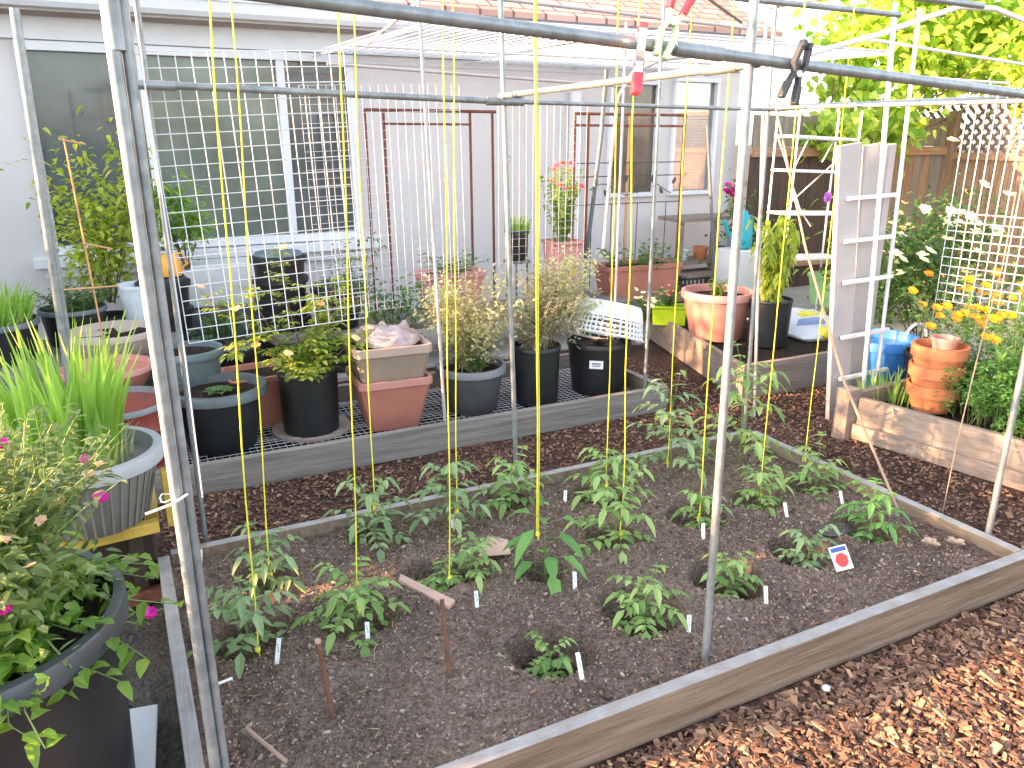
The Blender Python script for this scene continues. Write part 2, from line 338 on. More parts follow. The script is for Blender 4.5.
m = sheet(-.9, 2.86, 3.68, 4.55, 60, 20, lambda x, y: .02 + .01 * noise.noise(Vector((x * 6, y * 6, 0)))); struct(m.build('planter_soil', 'potsoil', smooth=True))

def chip(m, x, y, z, L, W, T, tilt):
    a = U(0, math.pi); t1, t2 = U(-tilt, tilt), U(-tilt, tilt)
    mt = Matrix.Translation((x, y, z)) @ Matrix.Rotation(a, 4, 'Z') @ Matrix.Rotation(t1, 4, 'Y') @ Matrix.Rotation(t2, 4, 'X'); b = len(m.v)
    for dz in (-T / 2, T / 2):
        for dx, dy in ((-1, -.6), (.8, -1), (1, .5), (-.7, 1)): m.v.append(tuple(mt @ Vector((dx * L / 2 * U(.75, 1.1), dy * W / 2 * U(.6, 1.1), dz * (1 + .3 * dx)))))
    for q in ((3, 2, 1, 0), (4, 5, 6, 7), (0, 1, 5, 4), (1, 2, 6, 5), (2, 3, 7, 6), (3, 0, 4, 7)): m.f.append(tuple(b + i for i in q))
def blocked(x, y):
    if -.02 < x < 2.88 and 1.39 < y < 2.89: return True
    if x < 2.92 and 3.62 < y < 4.6: return True
    if y > 3.55 and x > 3.45 + (y - 3.56) * -.05 and x < 9: return y > 3.6
    if x > 3.52 and y < 2.9 and x > 3.62: return True
    return False
m = MB(); n = 0
while n < 30000:
    x, y = U(-.1, 4.3), U(.75, 5.0)
    if n % 3 == 0: x, y = U(.5, 3.6), U(.8, 1.45)
    if blocked(x, y) or x < -.0: continue
    n += 1; L = U(.008, .030) * (1.5 if rnd.random() < .12 else 1) * (1.35 if y < 1.4 else 1)
    chip(m, x, y, mz(x, y) + U(.001, .014), L, L * U(.28, .65), U(.002, .007), .42)
for k in range(160):
    x, y = U(-.6, -.12), U(1.6, 3.3); L = U(.01, .03); chip(m, x, y, mz(x, y) + .005, L, L * .5, .004, .4)
struct(m.build('mulch_chips', 'chips'), 'stuff')
m = MB()
for k in range(17000):
    x, y = U(.04, 2.8), U(1.46, 2.82); L = U(.003, .008) if rnd.random() < .96 else U(.009, .015)
    chip(m, x, y, soilz(x, y) + L * .1, L * 1.4, L * U(.5, 1.1), L * .6, 1.2)
struct(m.build('soil_crumbs', 'crumbs'), 'stuff')
m = MB()
for k in range(700):
    x, y = U(.04, 2.8), U(1.46, 2.82); L = U(.008, .024); chip(m, x, y, soilz(x, y) + .004, L, L * U(.2, .6), .003, .5)
for k in range(160):
    x = rnd.choice((U(.04, .12), U(.1, 2.8))); y = U(1.46, 1.52) if x > .12 else U(1.5, 2.8); L = U(.012, .03); chip(m, x, y, soilz(x, y) + .006, L, L * U(.2, .6), .004, .5)
struct(m.build('wood_flecks', 'chips'), 'stuff')
# twigs and bits of straw lying on the soil
m = MB()
for k in range(160):
    x, y = U(.1, 2.75), U(1.5, 2.8); a = U(0, 6.3); l = U(.01, .035)
    z = soilz(x, y) + .006; m.tube([(x, y, z), (x + l * math.cos(a), y + l * math.sin(a), z + U(-.002, .006))], .0014, 4)
struct(m.build('straw_litter', 'drystem'), 'stuff')

# ------------------------------------------------------------ raised bed and planters
t = thing('raised_bed', 'long low raised garden bed of weathered boards holding the tomato seedlings', 'raised bed', (1.42, 2.14, 0))
MB().box((1.425, 1.43, .068), (2.89, .042, .144)).build('board', 'board_x', t, bevel=.003)
MB().box((1.425, 2.865, .066), (2.80, .038, .14)).build('board', 'board_y', t, bevel=.003)
MB().box((.0, 2.15, .066), (.042, 1.39, .14)).build('board', 'board_y', t, bevel=.003)
MB().box((2.848, 2.15, .066), (.042, 1.39, .14)).build('board', 'board_y', t, bevel=.003)
t = thing('planter_box', 'low grey timber planter row lined with wire mesh under the pots', 'planter', (1.0, 4.1, 0))
MB().box((.98, 3.66, .07), (3.86, .042, .155)).build('board', 'board_grey', t, bevel=.003)
MB().box((.98, 4.58, .07), (3.86, .042, .15)).build('board', 'board_grey', t, bevel=.003)
MB().box((2.89, 4.12, .07), (.04, .876, .15)).build('board', 'board_y', t, bevel=.003)
MB().box((-.93, 4.12, .07), (.04, .876, .15)).build('board', 'board_y', t, bevel=.003)
m = MB(); x = -.85
while x < 2.85: m.tube([(x, 3.7, .045 + .01 * math.sin(x * 9)), (x, 4.54, .045 + .01 * math.cos(x * 7))], .0018, 4); x += .036
y = 3.71
while y < 4.54: m.tube([(-.88, y, .047), (1, y, .05 + .006 * math.sin(y * 30)), (2.86, y, .047)], .0018, 4); y += .036
m.build('wire_mesh', 'white_wire', t)
t = thing('planter_box', 'timber planter of wide tan boards under the pink and black pots at right', 'planter', (4.2, 4.3, 0))
MB().beam((3.452, 3.60, .115), (3.88, 5.08, .115), .04, .23).build('board', 'board_tany', t, bevel=.003)
MB().beam((3.432, 3.578, .115), (4.5, 3.56, .115), .04, .23).build('board', 'board_tan', t, bevel=.003)
MB().beam((3.87, 5.10, .11), (4.9, 5.10, .11), .04, .22).build('board', 'board_tan', t, bevel=.003)
MB().beam((4.5, 3.585, .11), (4.9, 5.08, .11), .04, .22).build('board', 'board_tany', t, bevel=.003)
m = MB(); m.v = [(3.47, 3.6, .19), (4.48, 3.59, .19), (4.88, 5.07, .19), (3.9, 5.07, .19)]; m.f = [(0, 1, 2, 3)]; m.build('soil', 'potsoil', t)
t = thing('planter_box', 'timber planter along the right edge full of parsley and marigolds', 'planter', (3.8, 1.9, 0))
MB().beam((3.56, 2.78, .16), (3.93, .9, .16), .04, .15).build('board', 'board_tany', t, bevel=.004)
MB().beam((3.535, 2.78, .045), (3.905, .9, .045), .05, .085).build('board', 'board_tany', t, bevel=.004)
MB().beam((3.60, 2.86, .11), (4.9, 2.95, .11), .04, .25).build('board', 'board_tan', t, bevel=.004)
MB().box((3.52, 2.83, .13), (.10, .09, .30)).build('corner_post', 'board_tan', t, bevel=.006)
m = MB(); m.v = [(3.57, 2.85, .14), (3.93, .9, .14), (6, .9, .14), (6, 2.9, .14)]; m.f = [(0, 1, 2, 3)]; m.build('soil', 'potsoil', t)

# ------------------------------------------------------------ house
t = thing('house', 'pale blue white panel sided house with a white gutter and pink shingled roof', 'house', (1.4, 6.6, 0))
wx0, wx1 = -.43, 1.86
m = MB()
def wl(x0, x1, z0, z1): m.box(((x0 + x1) / 2, 6.6, (z0 + z1) / 2), (x1 - x0, .2, z1 - z0))
W2 = [(4.28, 4.86, 1.05, 2.12), (5.02, 5.58, 1.05, 2.16)]
for x0, x1, z0, z1 in ((-7, wx0, 0, 2.42), (wx0, wx1, 0, .80), (wx0, wx1, 2.22, 2.42), (wx1, W2[0][0], 0, 2.42), (W2[0][0], W2[0][1], 0, 1.05), (W2[0][0], W2[0][1], 2.12, 2.42), (W2[0][1], W2[1][0], 0, 2.42),
                       (W2[1][0], W2[1][1], 0, 1.05), (W2[1][0], W2[1][1], 2.16, 2.42), (W2[1][1], 5.86, 0, 2.42)): wl(x0, x1, z0, z1)
m.build('wall', 'wall', t)
MB().box((5.76, 9.6, 1.2), (.2, 5.8, 2.4)).build('wall', 'wall', t); MB().box((-6.9, 9.6, 1.2), (.2, 5.8, 2.4)).build('wall', 'wall', t); MB().box((-.57, 12.6, 1.2), (12.86, .2, 2.4)).build('wall', 'wall', t); MB().box((-.57, 9.6, 2.43), (12.86, 5.8, .02)).build('ceiling', 'trim', t)
MB().box((-.55, 6.45, 2.44), (13.2, .28, .03)).build('soffit', 'trim', t)
MB().box((-.55, 6.295, 2.47), (13.2, .025, .17)).build('fascia', 'trim', t)
m = MB(); m.quadring([[(xx, 6.28 - a, 2.40 + b) for a, b in ((0, 0), (.07, 0), (.09, .03), (.10, .10), (.112, .10), (.112, .112), (0, .112))] for xx in (-7.15, 6.05)]); m.build('gutter', 'gutter', t)
m = MB(); m.quadring([[(xx, yy, zz) for yy, zz in ((6.22, 2.585), (9.6, 4.2), (13.2, 2.6), (13.2, 2.55), (9.6, 4.14), (6.22, 2.54))] for xx in (-7.2, 6.1)])
m.build('roof', 'shingle', t)
m = MB().box((-.55, 6.482, 2.30), (12.8, .03, .14)); m.build('frieze_board', 'trim', t)
def window(x0, x1, z0, z1, mull, panes, lab, fr=.05):
    wf = MB()
    wf.box(((x0 + x1) / 2, 6.485, z1 - fr / 2), (x1 - x0, .06, fr)); wf.box(((x0 + x1) / 2, 6.485, z0 + fr / 2), (x1 - x0, .06, fr))
    for x in [x0 + fr / 2] + list(mull) + [x1 - fr / 2]: wf.box((x, 6.483, (z0 + z1) / 2), (fr, .05, z1 - z0 - 2 * fr - .002))
    f = wf.build('window', 'trim', t, bevel=.004, label=lab)
    xs = [x0 + fr] + [q for mm in mull for q in (mm - fr / 2, mm + fr / 2)] + [x1 - fr]
    for i, gm in enumerate(panes):
        a, b = xs[2 * i], xs[2 * i + 1]
        MB().box(((a + b) / 2, 6.515, (z0 + z1) / 2), (b - a, .008, z1 - z0 - 2 * fr)).build('pane', gm, f)
    return f
window(wx0, wx1, .80, 2.22, (.33, 1.29), ('glassdark', 'glassgreen', 'glassdark'), 'wide white framed window of three panes', .06)
m = MB().box(((wx0 + wx1) / 2, 6.44, .755), (2.5, .12, .07)); m.box(((wx0 + wx1) / 2, 6.48, .68), (2.4, .05, .08)); m.build('window_sill', 'trim', t, bevel=.004)
window(*W2[0], (), ('glassbrown',), 'smaller window with brown reflections', .04)
f = window(*W2[1], (), ('clear',), 'teal blinded window at the corner', .04)
m = MB()
for k in range(36): m.box((5.3, 6.56, 1.11 + k * .0285), (.48, .026, .003), rx=1.2)
m.build('blind', 'blind', f)
MB().box((5.3, 6.62, 1.6), (.56, .02, 1.1)).build('curtain', 'blind', f)
MB().box((.7, 6.7, 1.4), (2.4, .02, 1.5)).build('curtain', 'glassdark', t)
MB().box((3.9, 6.46, 1.0), (.09, .07, 2.0)).build('downspout', 'trim', t, bevel=.01)

# ------------------------------------------------------------ galvanized conduit frames
def sock(m, p, q, r): m.tube([p, q], r, 10)
t = thing('conduit_frame', 'galvanized pipe frame standing around the tomato bed, nearest the camera', 'pipe frame', (1.4, 2.2, 0))
def pipe(a, b, r=.0118, name='post', parent=None, m='galv'): return MB().tube([a, b], r, 12).build(name, m, parent or t, smooth=True)
pipe((.040, 1.56, 0), (.040, 1.56, 2.25), .0115); pipe((.061, 1.572, 0), (.061, 1.572, 2.25), .0095)
pipe((1.434, 1.535, 0), (1.40, 1.535, 2.3), .012)
pipe((2.885, 1.60, 0), (2.90, 1.60, 1.80))
pipe((.10, 2.92, 0), (.13, 2.92, 2.2), .0105); pipe((.155, 2.94, .05), (.16, 2.94, 2.2), .0095)
pipe((1.49, 2.905, 0), (1.41, 2.905, 2.25), .0105); pipe((2.89, 2.95, 0), (2.83, 2.95, 2.25), .0105)
def rail(a, b, r=.0125): return pipe(a, b, r, 'rail')
rail((-.1, 1.51, 1.855), (3.2, 1.51, 1.685), .0135); rail((.12, 2.88, 1.763), (1.42, 2.88, 1.735), .012); rail((1.42, 2.88, 1.735), (2.85, 2.88, 1.725), .0085); rail((2.85, 2.88, 1.735), (4.7, 2.88, 1.825), .012)
rail((1.41, 2.90, 1.755), (1.43, 1.53, 1.77), .0105)
rail((-.1, 2.2, 2.13), (3.2, 2.2, 2.10)); rail((.1, 2.66, 2.14), (3.3, 2.66, 2.13)); rail((.08, 1.5, 2.16), (.15, 2.95, 2.16)); rail((1.40, 1.5, 2.2), (1.42, 3.0, 2.2)); rail((2.85, 1.5, 2.16), (2.85, 3.0, 2.18))
rail((2.85, 1.6, 1.72), (2.85, 2.95, 1.735), .0085)
for a, b, r in (((.10, 2.88, 1.762), (.24, 2.88, 1.759), .0155), ((1.34, 2.88, 1.735), (1.50, 2.88, 1.735), .016), ((1.425, 2.80, 1.757), (1.427, 2.74, 1.757), .014), ((1.16, 1.51, 1.790), (1.30, 1.51, 1.783), .0165), ((1.43, 1.72, 1.767), (1.43, 1.60, 1.769), .0135), ((.045, 1.56, 1.74), (.045, 1.56, 1.82), .0155), ((2.84, 2.88, 1.733), (2.97, 2.88, 1.741), .0155), ((2.887, 1.6, 1.62), (2.888, 1.6, 1.72), .0145)): MB().tube([a, b], r, 10).build('coupling', 'galvd', t, smooth=True)
m = MB()
for z in (.92,): m.tube([(.03 + .02 * math.cos(a), 1.565 + .022 * math.sin(a), z + .004 * math.sin(a * 3)) for a in [k * .5 for k in range(13)]], .0012, 5)
m.tube([(.06, 1.54, .93), (.03, 1.54, .915), (-.02, 1.55, .90)], .0025, 5); m.tube([(.08, 1.57, 1.75), (.085, 1.56, 1.5), (.09, 1.58, 1.2), (.088, 1.58, .9)], .0015, 5)
m.build('wire_tie', 'white_wire', t)
m = MB()
for x, z in ((1.445, 1.62),): m.tube([(x + .012 * math.cos(a), 2.9, z - .1 + .012 * math.sin(a)) for a in [k * .6 for k in range(11)]], .0016, 5)
m.build('ring', 'galvd', t)

t = thing('conduit_frame', 'thin galvanized pipe frame rising from the grey planter in the middle', 'pipe frame', (1.8, 3.75, 0))
pipe((1.47, 3.72, .03), (1.39, 3.72, 2.3), .009, 'post', t, 'lad'); pipe((2.79, 3.72, .03), (2.78, 3.72, 2.3), .0105, 'post', t)
pipe((3.08, 4.5, .0), (3.08, 4.5, 2.3), .009, 'post', t, 'lad'); pipe((3.30, 3.30, .0), (3.10, 3.30, 2.3), .009, 'post', t, 'lad')
for a, b in (((1.2, 3.75, 2.26), (3.4, 3.75, 2.2)), ((1.2, 4.7, 2.0), (3.3, 4.7, 1.93)), ((2.78, 3.72, 2.15), (2.9, 5.4, 2.2)), ((1.4, 3.75, 2.2), (1.7, 5.6, 2.2))): pipe(a, b, .009, 'rail', t, 'lad')
t = thing('conduit_frame', 'white pipe frame beside the white ladder rails at right', 'pipe frame', (3.9, 3, 0))
pipe((3.86, 3.0, .0), (3.68, 3.0, 2.25), .013, 'post', t, 'white'); pipe((4.03, 3.05, .0), (3.93, 3.05, 2.25), .011, 'post', t, 'white')
MB().tube([(3.1, 3.02, 1.98), (3.6, 3.02, 2.10), (3.95, 3.02, 2.20), (4.2, 3.02, 2.27), (4.5, 3.02, 2.28), (4.9, 3.02, 2.22), (5.3, 3.02, 2.1)], .014, 10).build('hoop', 'white', t, smooth=True)
pipe((3.6, 3.05, 2.08), (6.2, 3.4, 2.02), .009, 'rail', t, 'white'); pipe((2.85, 3.5, 1.98), (5.5, 3.5, 1.95), .008, 'rail', t, 'white')

def grid(m, o, ux, uz, nx, nz, sp, r):
    o, ux, uz = Vector(o), Vector(ux), Vector(uz)
    for i in range(nx + 1):
        a = o + ux * sp * i; b = a + uz * sp * nz; md = (a + b) / 2 + Vector((0, U(-.004, .004), 0)); m.tube([a, md, b], r, 5)
    off = ux.cross(uz).normalized() * r * 1.6
    for k in range(nz + 1):
        a = o + uz * sp * k + off; b = a + ux * sp * nx; m.tube([a, b], r, 5)
m = MB(); grid(m, (.185, 2.935, .90), (.999, 0, .045), (-.035, 0, .999), 13, 19, .0508, .0018); tag(m.build('grid_trellis', 'white_wire'), 'white square wire grid panel hanging before the wide window', 'wire panel', 'white wire grid panels')
m = MB(); grid(m, (1.05, 4.66, .56), (.999, 0, .035), (-.02, 0, .999), 19, 26, .0508, .0013); tag(m.build('grid_trellis', 'white_wire'), 'white wire grid panel behind the dry plants, before the dark red trellis', 'wire panel', 'white wire grid panels')
m = MB(); grid(m, (2.27, 4.70, .60), (1, 0, 0), (0, 0, 1), 13, 24, .0508, .0010); tag(m.build('grid_trellis', 'white_wire'), 'finer wire grid panel in front of the pink geranium', 'wire panel', 'white wire grid panels')
m = MB(); grid(m, (4.35, 2.98, .68), (.12, -.99, 0), (0, 0, 1), 11, 10, .0508, .0026)
for i in range(13): a = Vector((4.35, 2.98, 1.15)) + Vector((.12, -.99, 0)) * .0508 * i; m.tube([a, a + Vector((0, 0, .72))], .0032, 5)
for i in range(9): a = Vector((4.35, 2.98, .36)) + Vector((.12, -.99, 0)) * .0508 * i; m.tube([a, a + Vector((0, 0, .32))], .002, 5) if i in (0, 5) else None
tag(m.build('grid_trellis', 'white_wire'), 'bright white wire grid panel standing by the marigolds at far right', 'wire panel', 'white wire grid panels')
m = MB(); grid(m, (2.9, 4.0, 2.16), (1, 0, .0), (0, 1, .02), 26, 34, .075, .0024); grid(m, (1.55, 4.0, 2.18), (1, 0, .0), (0, 1, .02), 17, 34, .075, .0020)
for yy in (4.0, 5.3, 6.5): m.tube([(1.5, yy, 2.165), (4.95, yy, 2.165)], .008, 6)
for xx in (1.55, 2.85, 3.9, 4.9): m.tube([(xx, 4.0, 2.15), (xx, 6.5, 2.2)], .008, 6)
tag(m.build('wire_canopy', 'white_wire'), 'horizontal wire mesh canopy overhead before the roof', 'wire canopy')

# ------------------------------------------------------------ rusty trellises
t = thing('tomato_trellis', 'dark red rusty trellis standing against the pale wall behind wire panels', 'trellis', (2.3, 5.8, 0))
for x in (1.74, 1.88, 2.57, 2.76): MB().tube([(x, 5.8, .05 if x != 1.74 else .05), (x - .01, 5.8, 1.80)], .011, 8).build('post', 'rustdark', t)
m = MB(); m.tube([(1.73, 5.8, 1.795), (2.78, 5.8, 1.795)], .012, 8); m.tube([(1.88, 5.8, 1.70), (2.57, 5.8, 1.70)], .008, 8); m.build('crossbar', 'rustdark', t)
t = thing('garden_trellis', 'rusty garden trellis with scrolling metal leaves beside the brown window', 'trellis', (4.0, 5.75, 0))
for x, mm in ((3.47, 'rust'), (3.60, 'rust'), (4.01, 'cane'), (4.59, 'rust')): MB().tube([(x, 5.75, .02), (x, 5.75, 1.78)], .013, 8).build('post', mm, t)
m = MB()
for z, r in ((1.79, .012), (1.70, .010)): m.tube([(3.46, 5.75, z), (4.6, 5.75, z)], r, 8)
m.build('crossbar', 'rust', t)
m = MB()
for z in (1.40, 1.29, 1.06): m.tube([(3.50, 5.74, z), (4.58, 5.74, z)], .005, 6)
for x in (3.65, 3.85, 4.12, 4.28, 4.43): m.tube([(x, 5.74, .1), (x, 5.74, 1.06)], .004, 5)
m.build('wire_frame', 'black_wire', t)
m = MB(); m.tube([(3.62 + .05 * k, 5.735, 1.18 + .05 * math.sin(k * .62)) for k in range(18)], .004, 5)
for k, (dx, dz) in enumerate(((.0, .02), (.14, -.06), (.30, .05), (.45, -.04), (.58, .05), (.72, -.05), (.82, .03))):
    m.leaf((3.66 + dx, 5.73, 1.18 + dz), (.5 * (-1) ** k, 0, .8), .075, .04, 0, .05, (0, 1, 0))
m.build('leaf_scroll', 'black_wire', t)
m = MB(); m.tube([(3.35, 5.4, .3), (3.42, 5.4, .9), (3.50, 5.4, 1.6), (3.53, 5.4, 2.1)], .017, 8); tag(m.build('hose', 'slate', smooth=True), 'dark grey pole leaning left of the rusty leaf trellis', 'pole')
m = MB(); m.tube([(4.70, 5.3, .2), (4.62, 5.35, 1.0), (4.55, 5.4, 1.7)], .014, 8); tag(m.build('leaning_pole', 'slate', smooth=True), 'dark leaning pole between the brown window and the teal window', 'pole')
m = MB(); m.tube([(2.9, 4.4, .9), (2.93, 4.4, 1.4), (2.97, 4.4, 1.85), (3.08, 4.4, 2.0), (3.3, 4.4, 2.08), (3.6, 4.4, 2.12)], .011, 8); tag(m.build('bent_pipe', 'lad', smooth=True), 'bent pale pipe curving over the pink geranium', 'pipe')

# ------------------------------------------------------------ yellow twine strings
STR = [((.22, 2.17, .10), 'at the far left bottom corner, ending behind the first white tag'), ((.33, 2.56, .12), 'second from the left, ending at the back left seedling'), ((.55, 2.22, .12), 'third from the left, over the seedling by the lit soil strip'), ((.77, 2.74, .2), 'fourth from the left, reaching a seedling at the far board'),
       ((.89, 2.25, .12), 'fifth from the left, ending in the hole by the pink wood scrap'), ((1.09, 2.66, .15), 'sixth from the left, crossing the grey pot of dry plants'), ((1.30, 2.36, .14), 'thick doubled one in the middle over the broad leaved seedling'), ((1.78, 2.61, .14), 'left one of the pair crossing the black pot with the basket'),
       ((1.61, 2.25, .12), 'right one of the pair crossing the white basket'), ((2.18, 2.70, .14), 'slanting behind the lime green planter'), ((1.99, 2.24, .10), 'just left of the middle post, before the pink pot'), ((2.35, 2.27, .12), 'crossing the black pot of the yellow green plant'), ((2.77, 2.42, .16), 'rightmost one, ending in the back right seedling')]
for i, (b, lab) in enumerate(STR):
    m = MB(); top = (b[0] + (.065 if b[0] < .6 else .03 if b[0] < 1.2 else -.03), b[1] + .0, 2.11 + (.02 if b[1] > 2.5 else 0)); n = 12; ph = U(0, 6); amp = .003 if i not in (8,) else .009
    pts = [Vector(b).lerp(Vector(top), k / n) + Vector((amp * math.sin(k * 1.1 + ph), amp * math.cos(k * .8 + ph), 0)) for k in range(n + 1)]
    m.tube(pts, .0024 if i != 6 else .003, 5)
    if i == 6: m.tube([p + Vector((.007, 0, 0)) for p in pts], .002, 5)
    for q in range(3): m.tube([(b[0] + .006 * math.cos(a), b[1] + .006 * math.sin(a), b[2] + .005 * q) for a in [k * 1.05 for k in range(7)]], .003, 4)
    m.tube([Vector(b) + Vector((.004, 0, -.02)), Vector(b) + Vector((-.004, 0, .03))], .0035, 5)
    tag(m.build('plant_string', 'yellow'), 'yellow twine ' + lab, 'string', 'yellow twines hanging over the bed')

# ------------------------------------------------------------ plants
def compound(m, ms, p, az, L, rise, droop, ls, pairs=3, narrow=.42):
    """a drooping tomato style leaf: rachis with paired leaflets"""
    d = Vector((math.cos(az), math.sin(az), 0)); pts = []
    n = pairs * 2 + 1
    for k in range(n + 1):
        s = k / n; pts.append(p + d * L * s + Vector((0, 0, rise * s - droop * s * s)))
    ms.tube(pts, [.0018 - .0010 * k / n for k in range(n + 1)], 4, False)
    side = Vector((-d.y, d.x, 0))
    for k in range(2, n):
        if k % 2: continue
        f = .75 + .25 * math.sin(k / n * 3.1)
        for sg in (-1, 1):
            dd = d * .55 + side * sg + Vector((0, 0, U(-.15, .25)))
            m.leaf(pts[k], dd, ls * f * U(.55, 1.15), ls * narrow * f * U(.85, 1.2), U(.1, .6), .15)
            if rnd.random() < .5: m.leaf(pts[k] + d * .012, dd + d * .3, ls * .35, ls * .2, .4, .15)
    m.leaf(pts[-1], d + Vector((0, 0, -.4)), ls * 1.2, ls * narrow * 1.25, U(.3, .7), .15)
def tomato(x, y, size, kind, lab):
    t = thing('tomato_plant', lab, 'seedling', (x, y, soilz(x, y)), 'tomato seedlings in the bed')
    m, ms = MB(), MB(); z0 = soilz(x, y); H = .205 * size * (1 + .25 * (size > 1.4)); base = Vector((x, y, z0 - .01))
    lean = Vector((U(-.02, .02), U(-.02, .02), 0)); pts = [base + lean * s + Vector((0, 0, H * s)) for s in (0, .3, .6, 1)]
    ms.tube(pts, [.004, .0035, .003, .002], 6)
    if kind == 'p':
        for k in range(15):
            s = .25 + .75 * k / 14; az = k * 2.4 + U(-.3, .3); p = base + lean * s + Vector((0, 0, H * 1.15 * s))
            d = Vector((math.cos(az), math.sin(az), U(.1, .5))); L = .045 * size; q = p + d * L; ms.tube([p, q], .0013, 4)
            m.leaf(q, Vector((math.cos(az), math.sin(az), U(-.3, .3))), .078 * size * U(.7, 1.1), .036 * size, U(.4, 1.0), .12)
        lm = 'pepleaf'
    else:
        nl = int(10 + 7 * size)
        for k in range(nl):
            s = .12 + .88 * k / (nl - 1); az = k * 2.4 + U(-.35, .35); p = base + lean * s + Vector((0, 0, H * s))
            L = .135 * size * (1.05 - .55 * s) * U(.8, 1.15)
            compound(m, ms, p, az, L, U(.06, .13) * size * (.6 + s * .5), U(.03, .10) * size * (1.1 - s * .5), .056 * size ** .5 * (1.0 - .25 * s), 3, .44)
        lm = {'t': 'tomleaf', 'b': 'tomleafb', 'T': 'pepleaf'}[kind]
    ms.build('stem', 'stem', t); m.build('foliage', lm, t)
TL = ['bluish green seedling at the near left, beside the first white tag', 'seedling left of the lit soil strip, in a round hole', 'tiny seedling deep in its hole by the pink wood scrap', 'small seedling nearest the camera, alone in a dark round hole', 'tall seedling in a deep hole left of the middle post, front row',
      'bushy front row seedling just right of the middle post', 'pale seedling in its hole behind the seed packet', 'bright green seedling in the near right corner with a stone beside it', 'bluish seedling with drooping leaves in the back left corner', 'small leaved seedling leaning by the pink paper scrap',
      'seedling with large smooth broad leaves in the middle of the bed', 'spreading seedling right of the broad leaved one, middle row', 'thin seedling in its hole hidden behind the middle post', 'middle row seedling under the string right of the middle post', 'middle row seedling nearest the right board',
      'wide seedling at the far board, left of the others there', 'bluish seedling at the far board beside a white tag', 'seedling at the far board in front of the black pots', 'feathery seedling at the far board before the basket', 'large dark leafed seedling at the far board left of the middle post', 'tallest tomato plant, in the far right corner of the bed']
for (x, y, s, k), lab in zip(PLANTS, TL): tomato(x, y, s, k, lab)

# ------------------------------------------------------------ things lying or stuck in the bed
TAGS = [(.27, 2.11, 1.2, 'by the near left seedling'), (.54, 2.08, 1, 'before the seedling with the round hole'), (.92, 2.09, 1, 'right of the brown stake by the pink scrap'), (1.28, 2.05, 1, 'below the broad leaved seedling'), (1.04, 1.625, 1.1, 'nearest the camera, before the lone small seedling'), (1.46, 1.65, 1, 'left of the middle post base'),
        (1.92, 2.13, 1, 'close right behind the middle post'), (1.81, 1.675, 1, 'before the bushy seedling right of the middle post'), (2.34, 2.11, 1, 'middle row, before the right string'), (2.68, 2.12, 1, 'middle row nearest the right board'), (1.07, 2.66, .9, 'at the far board, left of the tall pots'), (.12, 2.78, 1.1, 'in the back left corner'), (1.60, 2.66, .8, 'at the far board before the black pots')]
for x, y, s, lab in TAGS:
    z = soilz(x, y); t = thing('plant_tag', 'small white plastic plant tag ' + lab, 'plant tag', (x, y, z), 'white plant tags in the bed')
    a, b = U(-.25, .25), U(-.4, .1) - .25
    MB().box((x, y, z + .022 * s), (.014, .0016, .07 * s), rz=a - .35, rx=b).build('tag_stake', 'whitep', t)
    m = MB(); mt = Matrix.Translation((x, y, z + .022 * s)) @ Matrix.Rotation(a - .35, 4, 'Z') @ Matrix.Rotation(b, 4, 'X')
    for k in range(3):
        c = mt @ Vector((-.002 + .002 * k, -.0012, .022 - .009 * k)); m.box(c, (.0022, .0008, .006), rz=a - .35, rx=b)
    m.build('pencil_mark', 'ink', t)
z = soilz(2.22, 1.72); t = thing('seed_packet', 'seed packet with a red tomato picture and dark blue heading, propped on the soil', 'seed packet', (2.22, 1.72, z))
mt = Matrix.Translation((2.215, 1.72, z + .035)) @ Matrix.Rotation(-.42, 4, 'Z') @ Matrix.Rotation(-.65, 4, 'X') @ Matrix.Rotation(-.2, 4, 'Y')
def placed(m, mt):
    m.v = [tuple(mt @ Vector(p)) for p in m.v]; return m
placed(MB().box((0, 0, 0), (.068, .003, .088)), mt).build('card', 'whitep', t); placed(MB().box((0, -.0025, .031), (.058, .001, .016)), mt).build('heading', 'navy', t)
m = MB(); n = 14; m.v = [(.0, -.0032, -.008)] + [(.025 * math.cos(k * 2 * math.pi / n) * (1.05 if k % 2 else .92), -.0032, -.008 + .026 * math.sin(k * 2 * math.pi / n)) for k in range(n)]; m.f = [(0, 1 + k, 1 + (k + 1) % n) for k in range(n)]
placed(m, mt).build('tomato_picture', 'redprint', t)
for p, q, lab in (((.355, 1.805, .05), (.335, 1.81, .33), 'rusty brown stake nearest the left corner, standing alone'), ((.70, 1.80, .05), (.69, 1.815, .36), 'rusty brown stake in front of the pink wood scrap')):
    m = MB().tube([p, Vector(p).lerp(Vector(q), .5) + Vector((.003, 0, 0)), q], [.0075, .007, .0065], 7); t2 = thing('wooden_stake', lab, 'stake', p, 'short brown stakes'); m.build('shaft', 'darkstake', t2); MB().tube([Vector(q) - Vector((0, 0, .006)), Vector(q) + Vector((0, 0, .002))], .0085, 7).build('worn_tip', 'pinkwood', t2)
def scrap(name, pts, th, mm, lab, cat):
    m = MB(); a = [(x, y, z) for x, y, z in pts]; m.quadring([[(x, y, z) for x, y, z in a], [(x, y, z + th) for x, y, z in a]]); tag(m.build(name, mm), lab, cat)
scrap('wood_scrap', [(.73, 2.335, .105), (.745, 2.36, .11), (.86, 2.135, .10), (.83, 2.115, .095)], .012, 'pinkwood', 'flat pink wood slat lying at the edge of a planting hole', 'wood scrap')
scrap('wood_scrap', [(1.05, 2.36, .11), (1.14, 2.47, .12), (1.19, 2.40, .125), (1.17, 2.33, .105)], .004, 'pinkwood', 'pinkish torn scrap behind the small leaved seedling', 'scrap')
